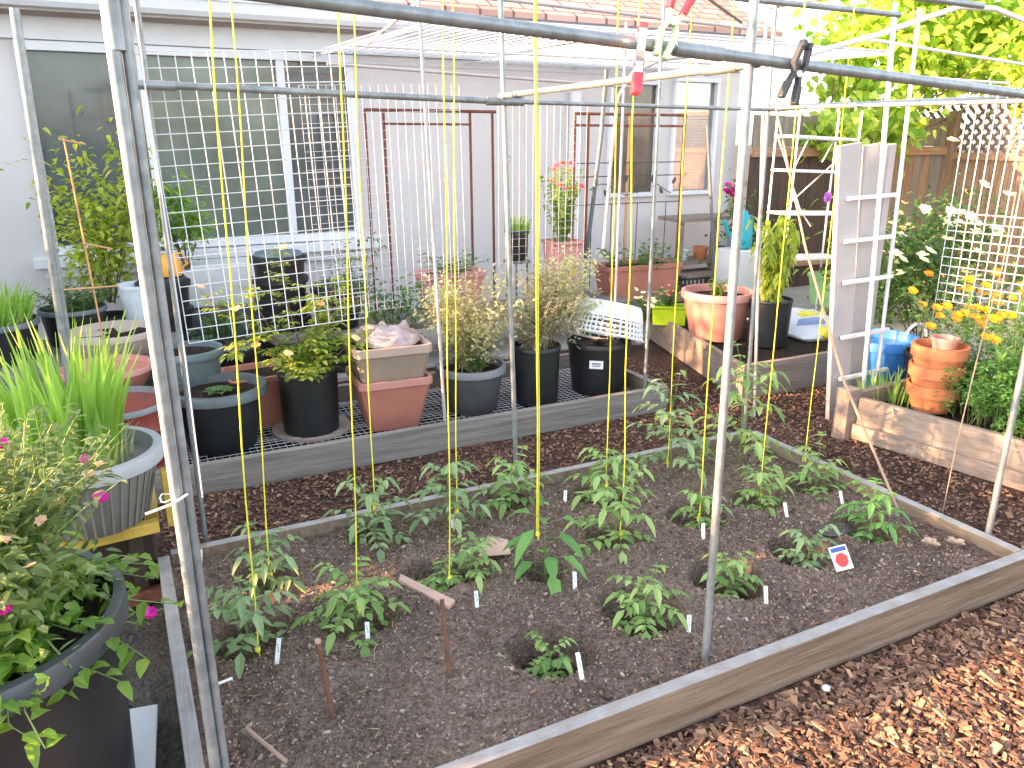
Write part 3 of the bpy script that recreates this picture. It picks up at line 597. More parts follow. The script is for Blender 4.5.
for a, b, r, lab in (((.135, 1.83, .11), (.205, 1.66, .115), .006, 'bare stick lying in the near left of the bed'), ((.07, 2.04, .115), (.13, 2.05, .115), .004, 'short white stick beside the left board')):
    tag(MB().tube([a, b], r, 6).build('stick', 'stick' if r > .005 else 'whitep'), lab, 'stick')
for i, (x, y, a, lab) in enumerate(((2.65, 1.67, .3, 'curled dry leaf by the near right corner'), (2.74, 1.63, 1.5, 'smaller dry leaf against the corner of the bed'))):
    m = MB()
    for k in range(5): m.leaf((x, y, .10), (math.cos(a + k * 1.1), math.sin(a + k * 1.1), .35), .04, .03, -.1, .35)
    tag(m.build('dry_leaf', 'leaf_paper'), lab, 'dry leaf')
def rock(name, c, r, mm, lab, cat, sx=1, sz=.6, seed=1):
    m = MB(); rings = []
    for i in range(7):
        ph = math.pi * i / 6; rings.append([])
        for j in range(10):
            th = 2 * math.pi * j / 10; v = Vector((math.sin(ph) * math.cos(th) * sx, math.sin(ph) * math.sin(th), math.cos(ph) * sz)); v *= r * (1 + .25 * noise.noise(v * 2 + Vector((seed, 0, 0)))); rings[-1].append(Vector(c) + v)
    m.quadring(rings, False, False); return tag(m.build(name, mm, smooth=True), lab, cat)
rock('stone', (2.42, 1.93, .10), .05, 'dirt', 'flat grey stone beside the bright green corner seedling', 'stone', 1.5, .4, 3)
rock('pebble', (1.73, 1.33, .02), .012, 'stone', 'tiny white pebble on the mulch before the bed', 'pebble', 1, .8, 5)
m = MB().tube([(2.83, 1.93, .06), (2.72, 2.22, .60), (2.62, 2.42, 1.15), (2.55, 2.6, 1.72)], [.006, .006, .005, .004], 7); tag(m.build('bamboo_stick', 'stick'), 'thin brown stick leaning from the right board up to the rail', 'stick')
m = MB().tube([(3.09, 1.92, .02), (3.10, 1.92, .35), (3.14, 1.92, .8), (3.17, 1.91, 1.1), (3.15, 1.9, 1.4)], .0028, 5); tag(m.build('bent_wire', 'stick'), 'thin pale curved wire standing outside the right board', 'wire')
m = MB(); m.tube([(1.9, 1.28, .012), (2.0, 1.265, .02), (2.1, 1.27, .012)], .0035, 5); tag(m.build('twig', 'darkstake'), 'dark bent twig on the mulch at the edge of the sunlight', 'twig')

# ------------------------------------------------------------ spring clamps on the near rail
def clamp(lab, c, mt, tipm, barm):
    t = thing('spring_clamp', lab, 'clamp', c, 'spring clamps on the near rail')
    mt = Matrix.Translation(c) @ mt
    for sg in (-1, 1):
        placed(MB().quadring([[(sg * .006, -.008, .035), (sg * .018, -.008, .035), (sg * .018, .008, .035), (sg * .006, .008, .035)], [(sg * .014, -.008, -.01), (sg * .022, -.008, -.01), (sg * .022, .008, -.01), (sg * .014, .008, -.01)], [(sg * .004, -.008, -.03), (sg * .012, -.008, -.03), (sg * .012, .008, -.03), (sg * .004, .008, -.03)]]), mt).build('jaw', barm, t)
        placed(MB().quadring([[(sg * .005, -.008, -.03), (sg * .013, -.008, -.03), (sg * .013, .008, -.03), (sg * .005, .008, -.03)], [(sg * .012, -.008, -.055), (sg * .021, -.008, -.055), (sg * .021, .008, -.055), (sg * .012, .008, -.055)]]), mt).build('arm', barm, t)
        placed(MB().quadring([[(sg * .010, -.011, -.052), (sg * .023, -.011, -.052), (sg * .023, .011, -.052), (sg * .010, .011, -.052)], [(sg * .017, -.010, -.095), (sg * .032, -.010, -.095), (sg * .032, .010, -.095), (sg * .017, .010, -.095)]]), mt).build('grip', tipm, t, bevel=.003)
        placed(MB().box((sg * .010, 0, .038), (.013, .020, .018)), mt).build('pad', barm if tipm == 'red' and barm == 'clampgreen' else tipm, t, bevel=.003)
    placed(MB().tube([(0, -.012, -.03), (0, .012, -.03)], .008, 10), mt).build('pivot', 'clampsteel', t)
clamp('steel spring clamp with red grips hanging under the near rail', (1.055, 1.485, 1.785), Matrix.Rotation(.08, 4, 'Y') @ Matrix.Rotation(R(60), 4, 'Z'), 'red', 'clampsteel')
clamp('pale green and red spring clamp sticking up over the near rail', (1.125, 1.487, 1.81), Matrix.Rotation(R(180 + 22), 4, 'Y') @ Matrix.Rotation(R(10), 4, 'Z'), 'red', 'clampgreen')
clamp('black plastic spring clamp on the near rail, right of the middle post', (1.52, 1.485, 1.775), Matrix.Rotation(R(18), 4, 'Y') @ Matrix.Rotation(R(0), 4, 'Z'), 'clampblack', 'clampblack')
m = MB(); m.tube([(1.15, 1.7, 2.02), (1.25, 1.68, 1.96), (1.36, 1.66, 1.93), (1.45, 1.62, 1.87)], .0035, 6); tag(m.build('rubber_cord', 'clampblack'), 'short dark cord slung over the top pipes left of the middle post', 'cord')

# ------------------------------------------------------------ pots
def potbody(t, c, rb, rt, h, mb, mr, rimh=.035, ribs=0, out=.012, n=40, sm='potsoil', sdrop=.04, name='pot'):
    w_ = .006; prof = [(rb * .96, 0), (rb, .006)]
    if ribs:
        for k in range(1, ribs + 1):
            s = k / (ribs + 1); r = rb + (rt - out - rb) * s; z = (h - rimh) * s; prof += [(r, z - .012), (r + .008, z), (r, z + .012)]
    prof += [(rt - out, h - rimh)]; prof2 = [(rt - out, h - rimh - .001), (rt, h - rimh + .004), (rt, h - .005), (rt - .004, h), (rt - out * 1.2, h), (rt - out * 1.3 - .002, h - rimh), (rb - w_ + (rt - rb) * .35, h * .4)]
    x, y, z = c
    o = MB().lathe(prof, c, n).build(name, mb, t, smooth=True)
    m = MB(); rings = [[(x + r * math.cos(2 * math.pi * j / n), y + r * math.sin(2 * math.pi * j / n), z + zz) for j in range(n)] for r, zz in prof2]; m.quadring(rings, False, False); m.build('rim', mr, t, smooth=True)
    if sm: MB().disc((x, y, z + h - sdrop), (rt - out * 1.3 - (rt - rb) * sdrop / h), 28, .02, x).build('soil', sm, t, smooth=True)
    return o
def squarepot(t, c, hb, ht, h, mb, mr, rz=0, rim=.035, sm='potsoil', sdrop=.03, asp=1.0):
    m = MB().rect_lathe([(hb * asp, hb, 0), (ht * asp - .012, ht - .012, h - rim)], c, rz); m.build('pot', mb, t)
    m = MB(); m.rect_lathe([(ht * asp - .013, ht - .013, h - rim - .001), (ht * asp, ht, h - rim + .004), (ht * asp, ht, h), (ht * asp - .018, ht - .018, h), (ht * asp - .03, ht - .03, h - sdrop - .003)], c, rz); m.build('rim', mr, t, bevel=.003)
    if sm: m = MB().rect_lathe([(ht * asp - .03, ht - .03, h - sdrop), (ht * asp - .05, ht - .05, h - sdrop + .006)], c, rz); m.build('soil', sm, t)
def flower(m, p, r, n=9, up=None):
    up = Vector(up or (U(-.5, .5), U(-.9, .2), 1)).normalized(); a = up.cross(Vector((1, 0, 0))).normalized(); b = up.cross(a)
    for k in range(n):
        th = k * 2 * math.pi / n; d = a * math.cos(th) + b * math.sin(th) + up * U(.15, .6); m.leaf(p, d, r, r * .8, .05, .1, tuple(up))
def bloom(t, pts, r, mm, n=9, k=1, up=None):
    for p in pts:
        m = MB()
        for _ in range(k): flower(m, Vector(p), r, n, up)
        m.build('flower', mm, t)
def stems(ms, ml, c, n, H, spread, leafn, ls, lw, r=.002, droop=.3, arch=.15, leafrise=(-.2, .6), base=.03, start=.2):
    tips = []
    for i in range(n):
        az = U(0, 6.283); o = Vector(c) + Vector((math.cos(az), math.sin(az), 0)) * U(0, base); out = U(.1, 1) * spread; h = H * U(.65, 1.05); pts = []
        for k in range(7):
            s = k / 6; pts.append(o + Vector((math.cos(az) * out * s ** 1.3 + .015 * math.sin(k * 1.7 + i), math.sin(az) * out * s ** 1.3 + .015 * math.cos(k * 1.3 + i), h * s - arch * out * s * s)))
        ms.tube(pts, [r * (1.2 - .8 * k / 6) for k in range(7)], 4, False)
        for q in range(leafn):
            s = start + (1 - start) * q / max(1, leafn - 1); f = s * 6; k = min(5, int(f)); p = pts[k].lerp(pts[k + 1], f - k); a = U(0, 6.283)
            ml.leaf(p, (math.cos(a), math.sin(a), U(*leafrise)), ls * U(.6, 1.15), lw * U(.7, 1.15), droop * U(.3, 1.5), .15)
        tips.append(pts[-1])
    return tips
def grassclump(m, c, n, H, spread, wd, bend=.4):
    for i in range(n):
        az = U(0, 6.283); rr = U(0, 1) ** .5 * spread; o = Vector(c) + Vector((math.cos(az) * rr, math.sin(az) * rr, 0)); h = H * U(.55, 1.05); az += U(-.8, .8); b = U(.05, bend) * h
        pts = [o + Vector((math.cos(az) * b * s * s, math.sin(az) * b * s * s, h * s * (1 - .25 * (b / h) * s))) for s in (0, .2, .4, .6, .8, 1)]
        a2 = U(0, 3.14); m.ribbon(pts, wd * U(.6, 1.1), (math.cos(a2), math.sin(a2), 0))

# rose in black nursery pot
t = thing('potted_rose', 'rose with yellow green leaves and peach buds in a tall black nursery pot', 'potted rose', (.84, 4.15, .04))
MB().lathe([(.18, 0), (.21, .004), (.215, .02), (.205, .02), (.17, .008)], (.84, 4.15, .045), 30).build('saucer', 'beige', t, smooth=True)
potbody(t, (.84, 4.15, .052), .150, .165, .345, 'black', 'black', .02, 0, .006)
ms, ml, mf = MB(), MB(), MB()
def rosebranch(pts, r=.005, dens=9, ls=.042):
    pts = [Vector(p) for p in pts]; ms.tube(pts, [r * (1 - .6 * k / (len(pts) - 1)) for k in range(len(pts))], 5)
    for i in range(len(pts) - 1):
        for q in range(dens):
            p = pts[i].lerp(pts[i + 1], U(0, 1)); az = U(0, 6.28); d = Vector((math.cos(az), math.sin(az), U(-.1, .6))).normalized(); e = p + d * .075; ms.tube([p, e], .001, 3, False)
            side = d.cross(Vector((0, 0, 1)))
            for s in (.45, .75):
                for sg in (-1, 1): ml.leaf(p.lerp(e, s), side * sg + d * .5, ls * U(.7, 1.1), ls * .6, .35, .1)
            ml.leaf(e, d, ls * 1.15, ls * .65, .4, .1)
o = (.84, 4.15, .36)
rosebranch([o, (.74, 4.12, .5), (.55, 4.1, .68), (.42, 4.05, .79), (.33, 4.0, .90)], dens=7); rosebranch([o, (.80, 4.15, .6), (.76, 4.15, .8), (.76, 4.15, 1.04)], dens=13); rosebranch([o, (.68, 4.1, .6), (.60, 4.1, .78), (.58, 4.1, .88)], dens=10); rosebranch([o, (.98, 4.15, .62), (1.06, 4.15, .80)], dens=12); rosebranch([o, (.92, 4.1, .55), (.98, 4.1, .72), (1.0, 4.1, .88)], dens=15); rosebranch([o, (.66, 4.05, .62), (.52, 4.0, .62), (.42, 3.95, .58)], dens=9); rosebranch([o, (.9, 4.05, .7), (.88, 4.05, .86)], dens=14)
rosebranch([o, (.70, 4.0, .48), (.62, 3.95, .55)], dens=15); rosebranch([o, (.95, 4.0, .48), (1.08, 4.0, .58)], dens=17); rosebranch([o, (.80, 3.95, .45), (.74, 3.85, .44)], dens=17); rosebranch([o, (.95, 4.25, .6), (1.02, 4.2, .68)], dens=15); rosebranch([o, (.86, 4.0, .5), (.84, 3.98, .6)], dens=17)
bloom(t, ((.33, 4.0, .915), (.48, 3.95, .80), (.77, 4.15, 1.06), (.56, 3.98, .6), (1.05, 3.9, .60), (.7, 3.9, .56), (.9, 4.0, .78)), .03, 'peach', 8)
ms.build('stem', 'woody', t); ml.build('foliage', 'roseleaf', t)

t = thing('plant_pot', 'wide dark pot with a slate blue rim and a small leafy seedling', 'pot', (.37, 4.13, .05)); potbody(t, (.37, 4.12, .05), .165, .245, .33, 'slatebody', 'slate', .05, 0, .03)
m, ms = MB(), MB(); 
for k in range(8): a = k * .8; m.leaf((.37 + .02 * math.cos(a), 4.1 + .02 * math.sin(a), .35), (math.cos(a), math.sin(a), .5), .07, .055, .3, .1)
m.build('seedling', 'herb', t)
t = thing('plant_pot', 'smaller teal grey pot with gravelly soil behind the wide dark pot', 'pot', (.27, 4.42, .05)); potbody(t, (.27, 4.46, .05), .13, .185, .46, 'teal', 'teal', .04, 0, .02, sdrop=.03)
t = thing('plant_pot', 'red terracotta pot behind the wide dark pot and the rose', 'pot', (.62, 4.42, .05)); squarepot(t, (.60, 4.42, .05), .13, .17, .30, 'terra', 'terra', .1)
t = thing('plant_pot', 'square terracotta pot supporting a taupe pot', 'pot', (1.27, 4.06, .05)); squarepot(t, (1.27, 4.07, .05), .135, .205, .30, 'terra', 'terralight', R(-4), .045, 'potsoil', .05)
t = thing('plant_pot', 'square taupe pot stacked in the terracotta pot, heaped with a crumpled sack', 'pot', (1.27, 4.06, .24)); squarepot(t, (1.265, 4.08, .30), .165, .215, .235, 'taupe', 'tauperim', R(-4), .05, 'potsoil', .02)
m = MB(); rings = []
for i in range(9):
    s = i / 8; rings.append([])
    for j in range(30):
        th = 2 * math.pi * j / 30; rr = .18 * (1 - s * s) ** .5 + .002; x, y = rr * math.cos(th), rr * math.sin(th); nz = noise.noise(Vector((x * 14, y * 14, s * 3)))
        rings[-1].append((1.275 + x * (1 + .1 * nz), 4.08 + y, .525 + .085 * s * (1 + .9 * nz)))
m.quadring(rings, False, True); tag(m.build('crumpled_sack', 'mauve', smooth=True), 'crumpled mauve plastic sack heaped on the taupe pot', 'sack')

def cloud(m, c, rx, ry, rz, n, ls, lw):
    cl = [Vector((U(-.8, .8) * rx, U(-.8, .8) * ry, U(-.8, .9) * rz)) for _ in range(16)]
    for _ in range(n):
        q = rnd.choice(cl); p = Vector(c) + q + Vector((rnd.gauss(0, .24) * rx, rnd.gauss(0, .24) * ry, rnd.gauss(0, .26) * rz)); a = U(0, 6.28)
        m.leaf(p, (math.cos(a), math.sin(a), U(-.5, .9)), ls * U(.5, 1.2), lw * U(.6, 1.3), U(0, .6), .2, (U(-.6, .6), U(-.9, .2), .7))
def dryplant(c, n, H, spread, seedm, lm='dry', nl=26, ls=.02):
    ms, ml = MB(), MB(); tips = stems(ms, ml, c, n, H, spread, nl, ls, ls * .45, .0022, .2, .1, base=.07, start=.18)
    return ms, ml, tips
t = thing('potted_plant', 'sunlit dry tan plant in the round charcoal pot with a grey rim', 'potted plant', (1.78, 4.08, .05)); potbody(t, (1.78, 4.08, .05), .155, .212, .275, 'greypot', 'greyrim', .045, 0, .018)
ms, ml, tips = dryplant((1.77, 4.08, .28), 45, .58, .27, 1, 'dry', 34, .032); cloud(ml, (1.80, 4.06, .60), .26, .18, .24, 1900, .034, .017); mg = MB(); stems(ms, mg, (1.80, 4.02, .28), 12, .16, .14, 10, .05, .022)
ms.build('stem', 'drystem', t); ml.build('foliage', 'dry', t); mg.build('lower_foliage', 'herb', t)
t = thing('potted_plant', 'dry greyish shrub in the plain black nursery pot in the middle', 'potted plant', (2.19, 4.02, .05)); potbody(t, (2.19, 4.02, .05), .135, .15, .36, 'black', 'black', .03, 0, .006)
ms, ml, tips = dryplant((2.18, 4.02, .38), 45, .44, .30, 1, 'drygrey', 28, .030); ms2, mg, _ = dryplant((2.30, 4.08, .38), 24, .58, .24, 1, 'dry', 32, .032)
cloud(ml, (2.24, 4.02, .62), .24, .16, .21, 1700, .032, .016); cloud(mg, (2.42, 4.06, .72), .18, .14, .20, 1100, .034, .016); stems(ms, ml, (2.13, 4.0, .40), 6, .12, .12, 5, .07, .03); ms.v, ms.f
b = len(ms.v); ms.v += ms2.v; ms.f += [tuple(i + b for i in f) for f in ms2.f]
ms.build('stem', 'drystem', t); ml.build('foliage', 'drygrey', t); mg.build('dry_plume', 'dry', t)
t = thing('plant_pot', 'black nursery pot with a white sticker, under the upturned basket', 'pot', (2.68, 4.05, .05)); potbody(t, (2.66, 4.05, .05), .165, .205, .335, 'black', 'black', .035, 0, .008)
a = math.atan2(-4.05, -2.66) - .06; rr = .195
for (w_, h_, dz, off, mm, nm) in ((.085, .05, .215, .0, 'whitep', 'sticker'), (.055, .008, .222, .003, 'ink', 'printed_line'), (.05, .006, .208, .003, 'ink', 'printed_line')):
    MB().box((2.66 + (rr - .004 + off) * math.cos(a), 4.05 + (rr - .004 + off) * math.sin(a), .05 + dz), (.004, w_, h_), rz=a, ry=-.11).build(nm, mm, t)
t = thing('laundry_basket', 'white plastic lattice basket lying tilted upside down on the black pot', 'basket', (2.68, 4.05, .39))
mt = Matrix.Translation((2.70, 4.03, .505)) @ Matrix.Rotation(R(18), 4, 'Y') @ Matrix.Rotation(R(-12), 4, 'X') @ Matrix.Rotation(R(-25), 4, 'Z')
m = MB(); n = 44; sh = lambda th, z: ((.20 + (.5 - z / .2) * .035) * math.copysign(abs(math.cos(th)) ** .7, math.cos(th)), (.145 + (.5 - z / .2) * .03) * math.copysign(abs(math.sin(th)) ** .7, math.sin(th)), z)
for k in range(n): th = 2 * math.pi * k / n; m.tube([sh(th, -.10), sh(th, .085)], .0062, 5)
for z in (-.075, -.045, -.015, .015, .045): m.tube([sh(2 * math.pi * k / n, z) for k in range(n + 1)], .0075, 5)
placed(m, mt).build('lattice_side', 'whitep', t)
m = MB(); m.quadring([[tuple(Vector(sh(2 * math.pi * k / n, z)) * s) for k in range(n)] for z, s in ((.0, 1.04), (.06, 1.03), (.10, 1.0), (.105, .9), (.09, .85))]); placed(m, mt).build('base_panel', 'whitep', t, smooth=True)
m = MB(); m.tube([tuple(Vector(sh(2 * math.pi * k / n, -.10)) * 1.04) for k in range(n + 1)], .009, 6); placed(m, mt).build('rim', 'whitep', t, smooth=True)

# right planter pots
t = thing('plant_pot', 'large pink round pot on the right planter corner', 'pot', (3.89, 4.39, .2)); potbody(t, (3.86, 4.33, .2), .185, .262, .35, 'terralight', 'pinkp', .055, 0, .02, sdrop=.05)
m, ms = MB(), MB(); stems(ms, m, (3.86, 4.33, .5), 16, .13, .16, 8, .05, .02); ms.build('stem', 'stem', t); m.build('foliage', 'herb', t)
t = thing('potted_plant', 'tall yellow green leafy plant in a black nursery pot on the right planter', 'potted plant', (4.06, 4.01, .2)); potbody(t, (4.05, 4.00, .2), .135, .15, .33, 'black', 'black', .02, 0, .006)
ms, ml = MB(), MB(); stems(ms, ml, (4.04, 4.0, .5), 26, .62, .20, 24, .075, .034, .003, .9, .2, (-.7, .2), .05, .15); ms.build('stem', 'stem', t); ml.build('foliage', 'pepper', t)
t = thing('planter_trough', 'small lime green trough planter with leafy flowers', 'planter', (3.78, 4.78, .2)); squarepot(t, (3.82, 4.83, .2), .065, .078, .15, 'lime', 'lime', R(-35), .02, 'potsoil', .02, 1.9)
m, ms, mf = MB(), MB(), MB(); tips = stems(ms, m, (3.82, 4.84, .33), 30, .17, .16, 8, .04, .015); bloom(t, tips[:8], .022, 'pinkpetal', 7); ms.build('stem', 'stem', t); m.build('foliage', 'herb', t)
t = thing('daisy_plant', 'low daisy clump with white flowers left of the lime trough', 'flower plant', (3.75, 5.02, .19)); m, ms, mf = MB(), MB(), MB(); tips = stems(ms, m, (3.74, 5.0, .19), 46, .24, .20, 12, .04, .012); bloom(t, tips[:14], .028, 'whitepetal', 10); ms.build('stem', 'stem', t); m.build('foliage', 'herb', t)
t = thing('planter_trough', 'long terracotta trough with seedlings by the wall behind the basket', 'planter', (4.05, 5.55, .2)); squarepot(t, (4.02, 5.55, .27), .125, .15, .30, 'terra', 'terra', R(-3), .045, 'potsoil', .03, 2.5)
m, ms = MB(), MB(); stems(ms, m, (4.02, 5.55, .52), 30, .24, .28, 9, .06, .035, base=.25); ms.build('stem', 'stem', t); m.build('foliage', 'herb', t)
tt = thing('plant_bench', 'low timber bench under the long terracotta trough', 'bench', (4, 5.6, 0)); MB().box((4.0, 5.57, .245), (1.0, .36, .04)).build('seat', 'board_tan', tt)
for dx in (-.45, .45): MB().box((4.0 + dx, 5.57, .11), (.05, .3, .22)).build('leg', 'board_tan', tt)
t = thing('planter_trough', 'pink ribbed trough with herbs behind the taupe pot', 'planter', (2.15, 5.4, 0)); squarepot(t, (2.2, 5.4, .33), .10, .13, .33, 'terralight', 'pinkp', 0, .05, 'potsoil', .03, 1.9)
m, ms = MB(), MB(); stems(ms, m, (2.2, 5.4, .64), 26, .16, .22, 8, .045, .025, base=.2); ms.build('stem', 'stem', t); m.build('foliage', 'herb', t)
tt = thing('plant_bench', 'grey timber bench behind the planter carrying pots along the wall', 'bench', (2.2, 5.5, 0)); MB().box((2.3, 5.45, .305), (2.9, .5, .04)).build('seat', 'board_grey', tt)
for dx in (-1.35, 0, 1.35): MB().box((2.3 + dx, 5.45, .14), (.06, .42, .28)).build('leg', 'board_grey', tt)
# black pot with grass on stand; geranium
t = thing('potted_grass', 'small black pot of short green grass on a stand by the wall', 'potted grass', (2.83, 5.6, .3)); potbody(t, (2.84, 5.55, .67), .085, .10, .24, 'black', 'black', .02); m = MB(); grassclump(m, (2.84, 5.55, .88), 150, .15, .10, .008); m.build('blades', 'grass', t)
t = thing('plant_stand', 'slim dark stand under the black pot of grass', 'plant stand', (2.84, 5.55, .325)); m = MB().lathe([(.11, .33), (.11, .345)], (2.84, 5.55, .325), 20); m.build('top', 'slate', t)
for k in range(3): MB().tube([(2.84 + .09 * math.cos(k * 2.1), 5.55 + .09 * math.sin(k * 2.1), .655), (2.84 + .1 * math.cos(k * 2.1), 5.55 + .1 * math.sin(k * 2.1), .325)], .008, 6).build('leg', 'slate', t)
t = thing('potted_geranium', 'pink flowering geranium in a pink pot against the wall', 'potted geranium', (3.17, 5.4, .3)); squarepot(t, (3.17, 5.4, .50), .10, .13, .33, 'pinkp', 'terralight', 0, .03)
ms, ml, mf = MB(), MB(), MB(); tips = stems(ms, ml, (3.17, 5.4, .78), 26, .62, .20, 16, .055, .05, .004, .3, .1, base=.08); bloom(t, tips[:12], .034, 'pinkpetal', 9, 2)
ms.build('stem', 'stem', t); ml.build('foliage', 'shrub', t)
t = thing('plant_stand', 'short timber block stand under the pink geranium pot', 'plant stand', (3.17, 5.4, .32)); MB().box((3.17, 5.4, .412), (.3, .3, .17)).build('block', 'board_grey', t)

# dark bins and plants below the big window
def bin_(c, r, h, lab, lid='black', k=4):
    t = thing('black_pot_stack', lab, 'pots', c); x, y, z = c; prof = [(r * .82, 0)]
    for i in range(k): z0 = h * i / k; z1 = h * (i + 1) / k; prof += [(r * .9, z1 - .05), (r, z1 - .045), (r, z1 - .01), (r * .86, z1)]
    MB().lathe(prof, c, 28).build('pot', 'black', t, smooth=True); MB().lathe([(r * .86, h + .001), (r * .8, h + .02), (.01, h + .03)], c, 28).build('lid', lid, t, smooth=True)
bin_((.24, 5.55, 0), .17, .72, 'black pot stack under the orange toy left of the window sill'); bin_((.98, 5.5, 0), .19, .84, 'tall stack of black pots in front of the wide window', 'teal', 6); bin_((1.33, 5.4, 0), .17, .62, 'shorter stack of black pots right of the tall stack')
bin_((.60, 5.2, 0), .14, .30, 'low black pot between the two taller stacks', 'slate', 2)
t = thing('watering_toy', 'orange plastic watering can on the black pots by the window', 'watering can', (.27, 5.5, .75)); MB().lathe([(.07, 0), (.075, .02), (.06, .11), (.03, .14)], (.29, 5.5, .75), 16).build('body', 'orange', t, smooth=True); MB().tube([(.22, 5.5, .78), (.16, 5.5, .84), (.14, 5.5, .89)], [.012, .01, .016], 7).build('spout', 'orange', t); MB().tube([(.34, 5.5, .78), (.40, 5.5, .82), (.37, 5.5, .89), (.30, 5.5, .88)], .007, 6).build('handle', 'orange', t)
def leafcloud(m, n, cfun, ls, lw, droop=.5):
    for _ in range(n):
        p = cfun()
        if p is None: continue
        a = U(0, 6.28); m.leaf(p, (math.cos(a), math.sin(a), U(-.6, .5)), ls * U(.6, 1.2), lw * U(.7, 1.2), droop * U(0, 1.5), .15, (U(-.4, .4), U(-.8, .2), 1))
def bush(name, c, rx, ry, rz, n, ls, lw, mm, lab, cat, nst=14, flowers=None, fm=None, fr=.02, group=None, clump=.6, pot=None):
    t = thing(name, lab, cat, (c[0], c[1], c[2]), group); m, ms = MB(), MB()
    cl = [Vector((U(-.75, .75) * rx, U(-.75, .75) * ry, U(.2, .9) * rz * 2)) for _ in range(10)]
    def f():
        q = rnd.choice(cl); p = q + Vector((rnd.gauss(0, .32) * rx, rnd.gauss(0, .32) * ry, rnd.gauss(0, .3) * rz)); return Vector(c) + p if p.z > 0 else None
    leafcloud(m, n, f, ls, lw)
    for q in cl + cl[:max(0, nst - 10)]: ms.tube([Vector(c) + Vector((q.x * .1, q.y * .1, -.02)), Vector(c) + Vector((q.x * .6, q.y * .6, q.z * .5)), Vector(c) + q], [.005, .004, .002], 5)
    ms.build('stem', 'woody', t); m.build('foliage', mm, t)
    if flowers:
        bloom(t, [Vector(c) + rnd.choice(cl) + Vector((rnd.gauss(0, .35) * rx, rnd.gauss(0, .35) * ry - .1, rnd.gauss(.3, .3) * rz)) for _ in range(flowers)], fr, fm, 8)
    return t
t = bush('potted_tree', (-.08, 5.75, .58), .30, .22, .50, 1500, .062, .030, 'pepper', 'leafy potted sapling before the wide window at the left', 'potted tree', 14); potbody(t, (-.10, 5.75, .02), .15, .19, .45, 'black', 'black')
bush('shrub', (.42, 5.85, .75), .22, .2, .27, 420, .07, .035, 'shrub', 'pale leafy plant seen through the hanging grid, under the window', 'shrub')
bush('herb_clump', (1.62, 5.1, .25), .24, .16, .20, 480, .05, .02, 'herb', 'green herb clump between the black stacks and the pink trough', 'herbs')
bush('herb_clump', (1.36, 4.95, .55), .20, .14, .20, 300, .045, .02, 'dkleaf', 'dark green clump right of the tall black stack', 'herbs')
bush('herb_clump', (.55, 5.25, .32), .18, .12, .10, 200, .05, .03, 'dkleaf', 'small dark plant in the low black pot under the window', 'herbs')
m = MB().box((.62, 6.0, .60), (.66, .3, .30)); tag(m.build('storage_box', 'white', bevel=.01), 'white storage box below the window sill behind the grid', 'box')
m = MB().box((.62, 6.0, .225), (.7, .4, .43)); tag(m.build('crate_stand', 'slate', bevel=.01), 'dark crate carrying the white storage box under the window', 'crate')

# ------------------------------------------------------------ left group
t = thing('potted_carnations', 'very large black pot of grey green carnations with magenta blooms, nearest the camera', 'potted flowers', (-.42, 1.95, 0))
PC = (-.43, 1.88, 0)
potbody(t, PC, .29, .34, .58, 'black', 'blackrim', .06, 0, .022, 56, sdrop=.05)
ms, ml, mb_, mf, md = MB(), MB(), MB(), MB(), MB()
tips = stems(ms, ml, (-.46, 1.96, .52), 300, .50, .32, 30, .042, .013, .0028, .3, .25, (-.1, .8), .16, .1)
tips2 = stems(ms, mb_, (-.42, 1.92, .54), 110, .24, .34, 14, .052, .028, .003, .5, .8, base=.14)
def cstem(pts, fl=True):
    pts = [Vector(p) for p in pts]; ms.tube(pts, .0022, 5)
    for i in range(len(pts) - 1):
        for q in range(5): a = U(0, 6.28); p = pts[i].lerp(pts[i + 1], U(0, 1)); ml.leaf(p, (math.cos(a), math.sin(a), .4), .045, .008, .2)
    if fl:
        bloom(t, [pts[-1]], .021, 'magenta', 9, 4, (.1, -.4, 1))
cstem([(-.25, 1.8, .58), (-.14, 1.85, .52), (-.07, 1.9, .45), (-.05, 1.9, .475)]); cstem([(-.40, 2.0, .6), (-.22, 2.15, .72), (-.15, 2.2, .79)]); cstem([(-.30, 1.95, .6), (-.18, 2.0, .68), (-.12, 2.05, .74)])
cstem([(-.45, 1.75, .6), (-.36, 1.68, .68), (-.30, 1.65, .71)]); cstem([(-.45, 2.0, .6), (-.33, 2.1, .82), (-.31, 2.1, .90)]); cstem([(-.35, 1.8, .58), (-.24, 1.68, .60), (-.2, 1.62, .56)], False)
bloom(t, tips[:22], .017, 'tanpetal', 7)
cloud(ml, (-.46, 1.86, .70), .28, .22, .14, 2600, .042, .016); cloud(mb_, (-.42, 1.66, .58), .24, .08, .09, 300, .048, .026)
stems(ms, mb_, (-.42, 1.62, .57), 26, .10, .22, 14, .05, .028, .0025, .6, 1.3, base=.08)
bloom(t, [(-.45 + U(-.25, .25), 1.8 + U(-.2, .15), U(.72, .88)) for _ in range(26)], .015, 'tanpetal', 7)
ms.build('stem', 'stem', t); ml.build('foliage', 'carn', t); mb_.build('broad_foliage', 'carnb', t)

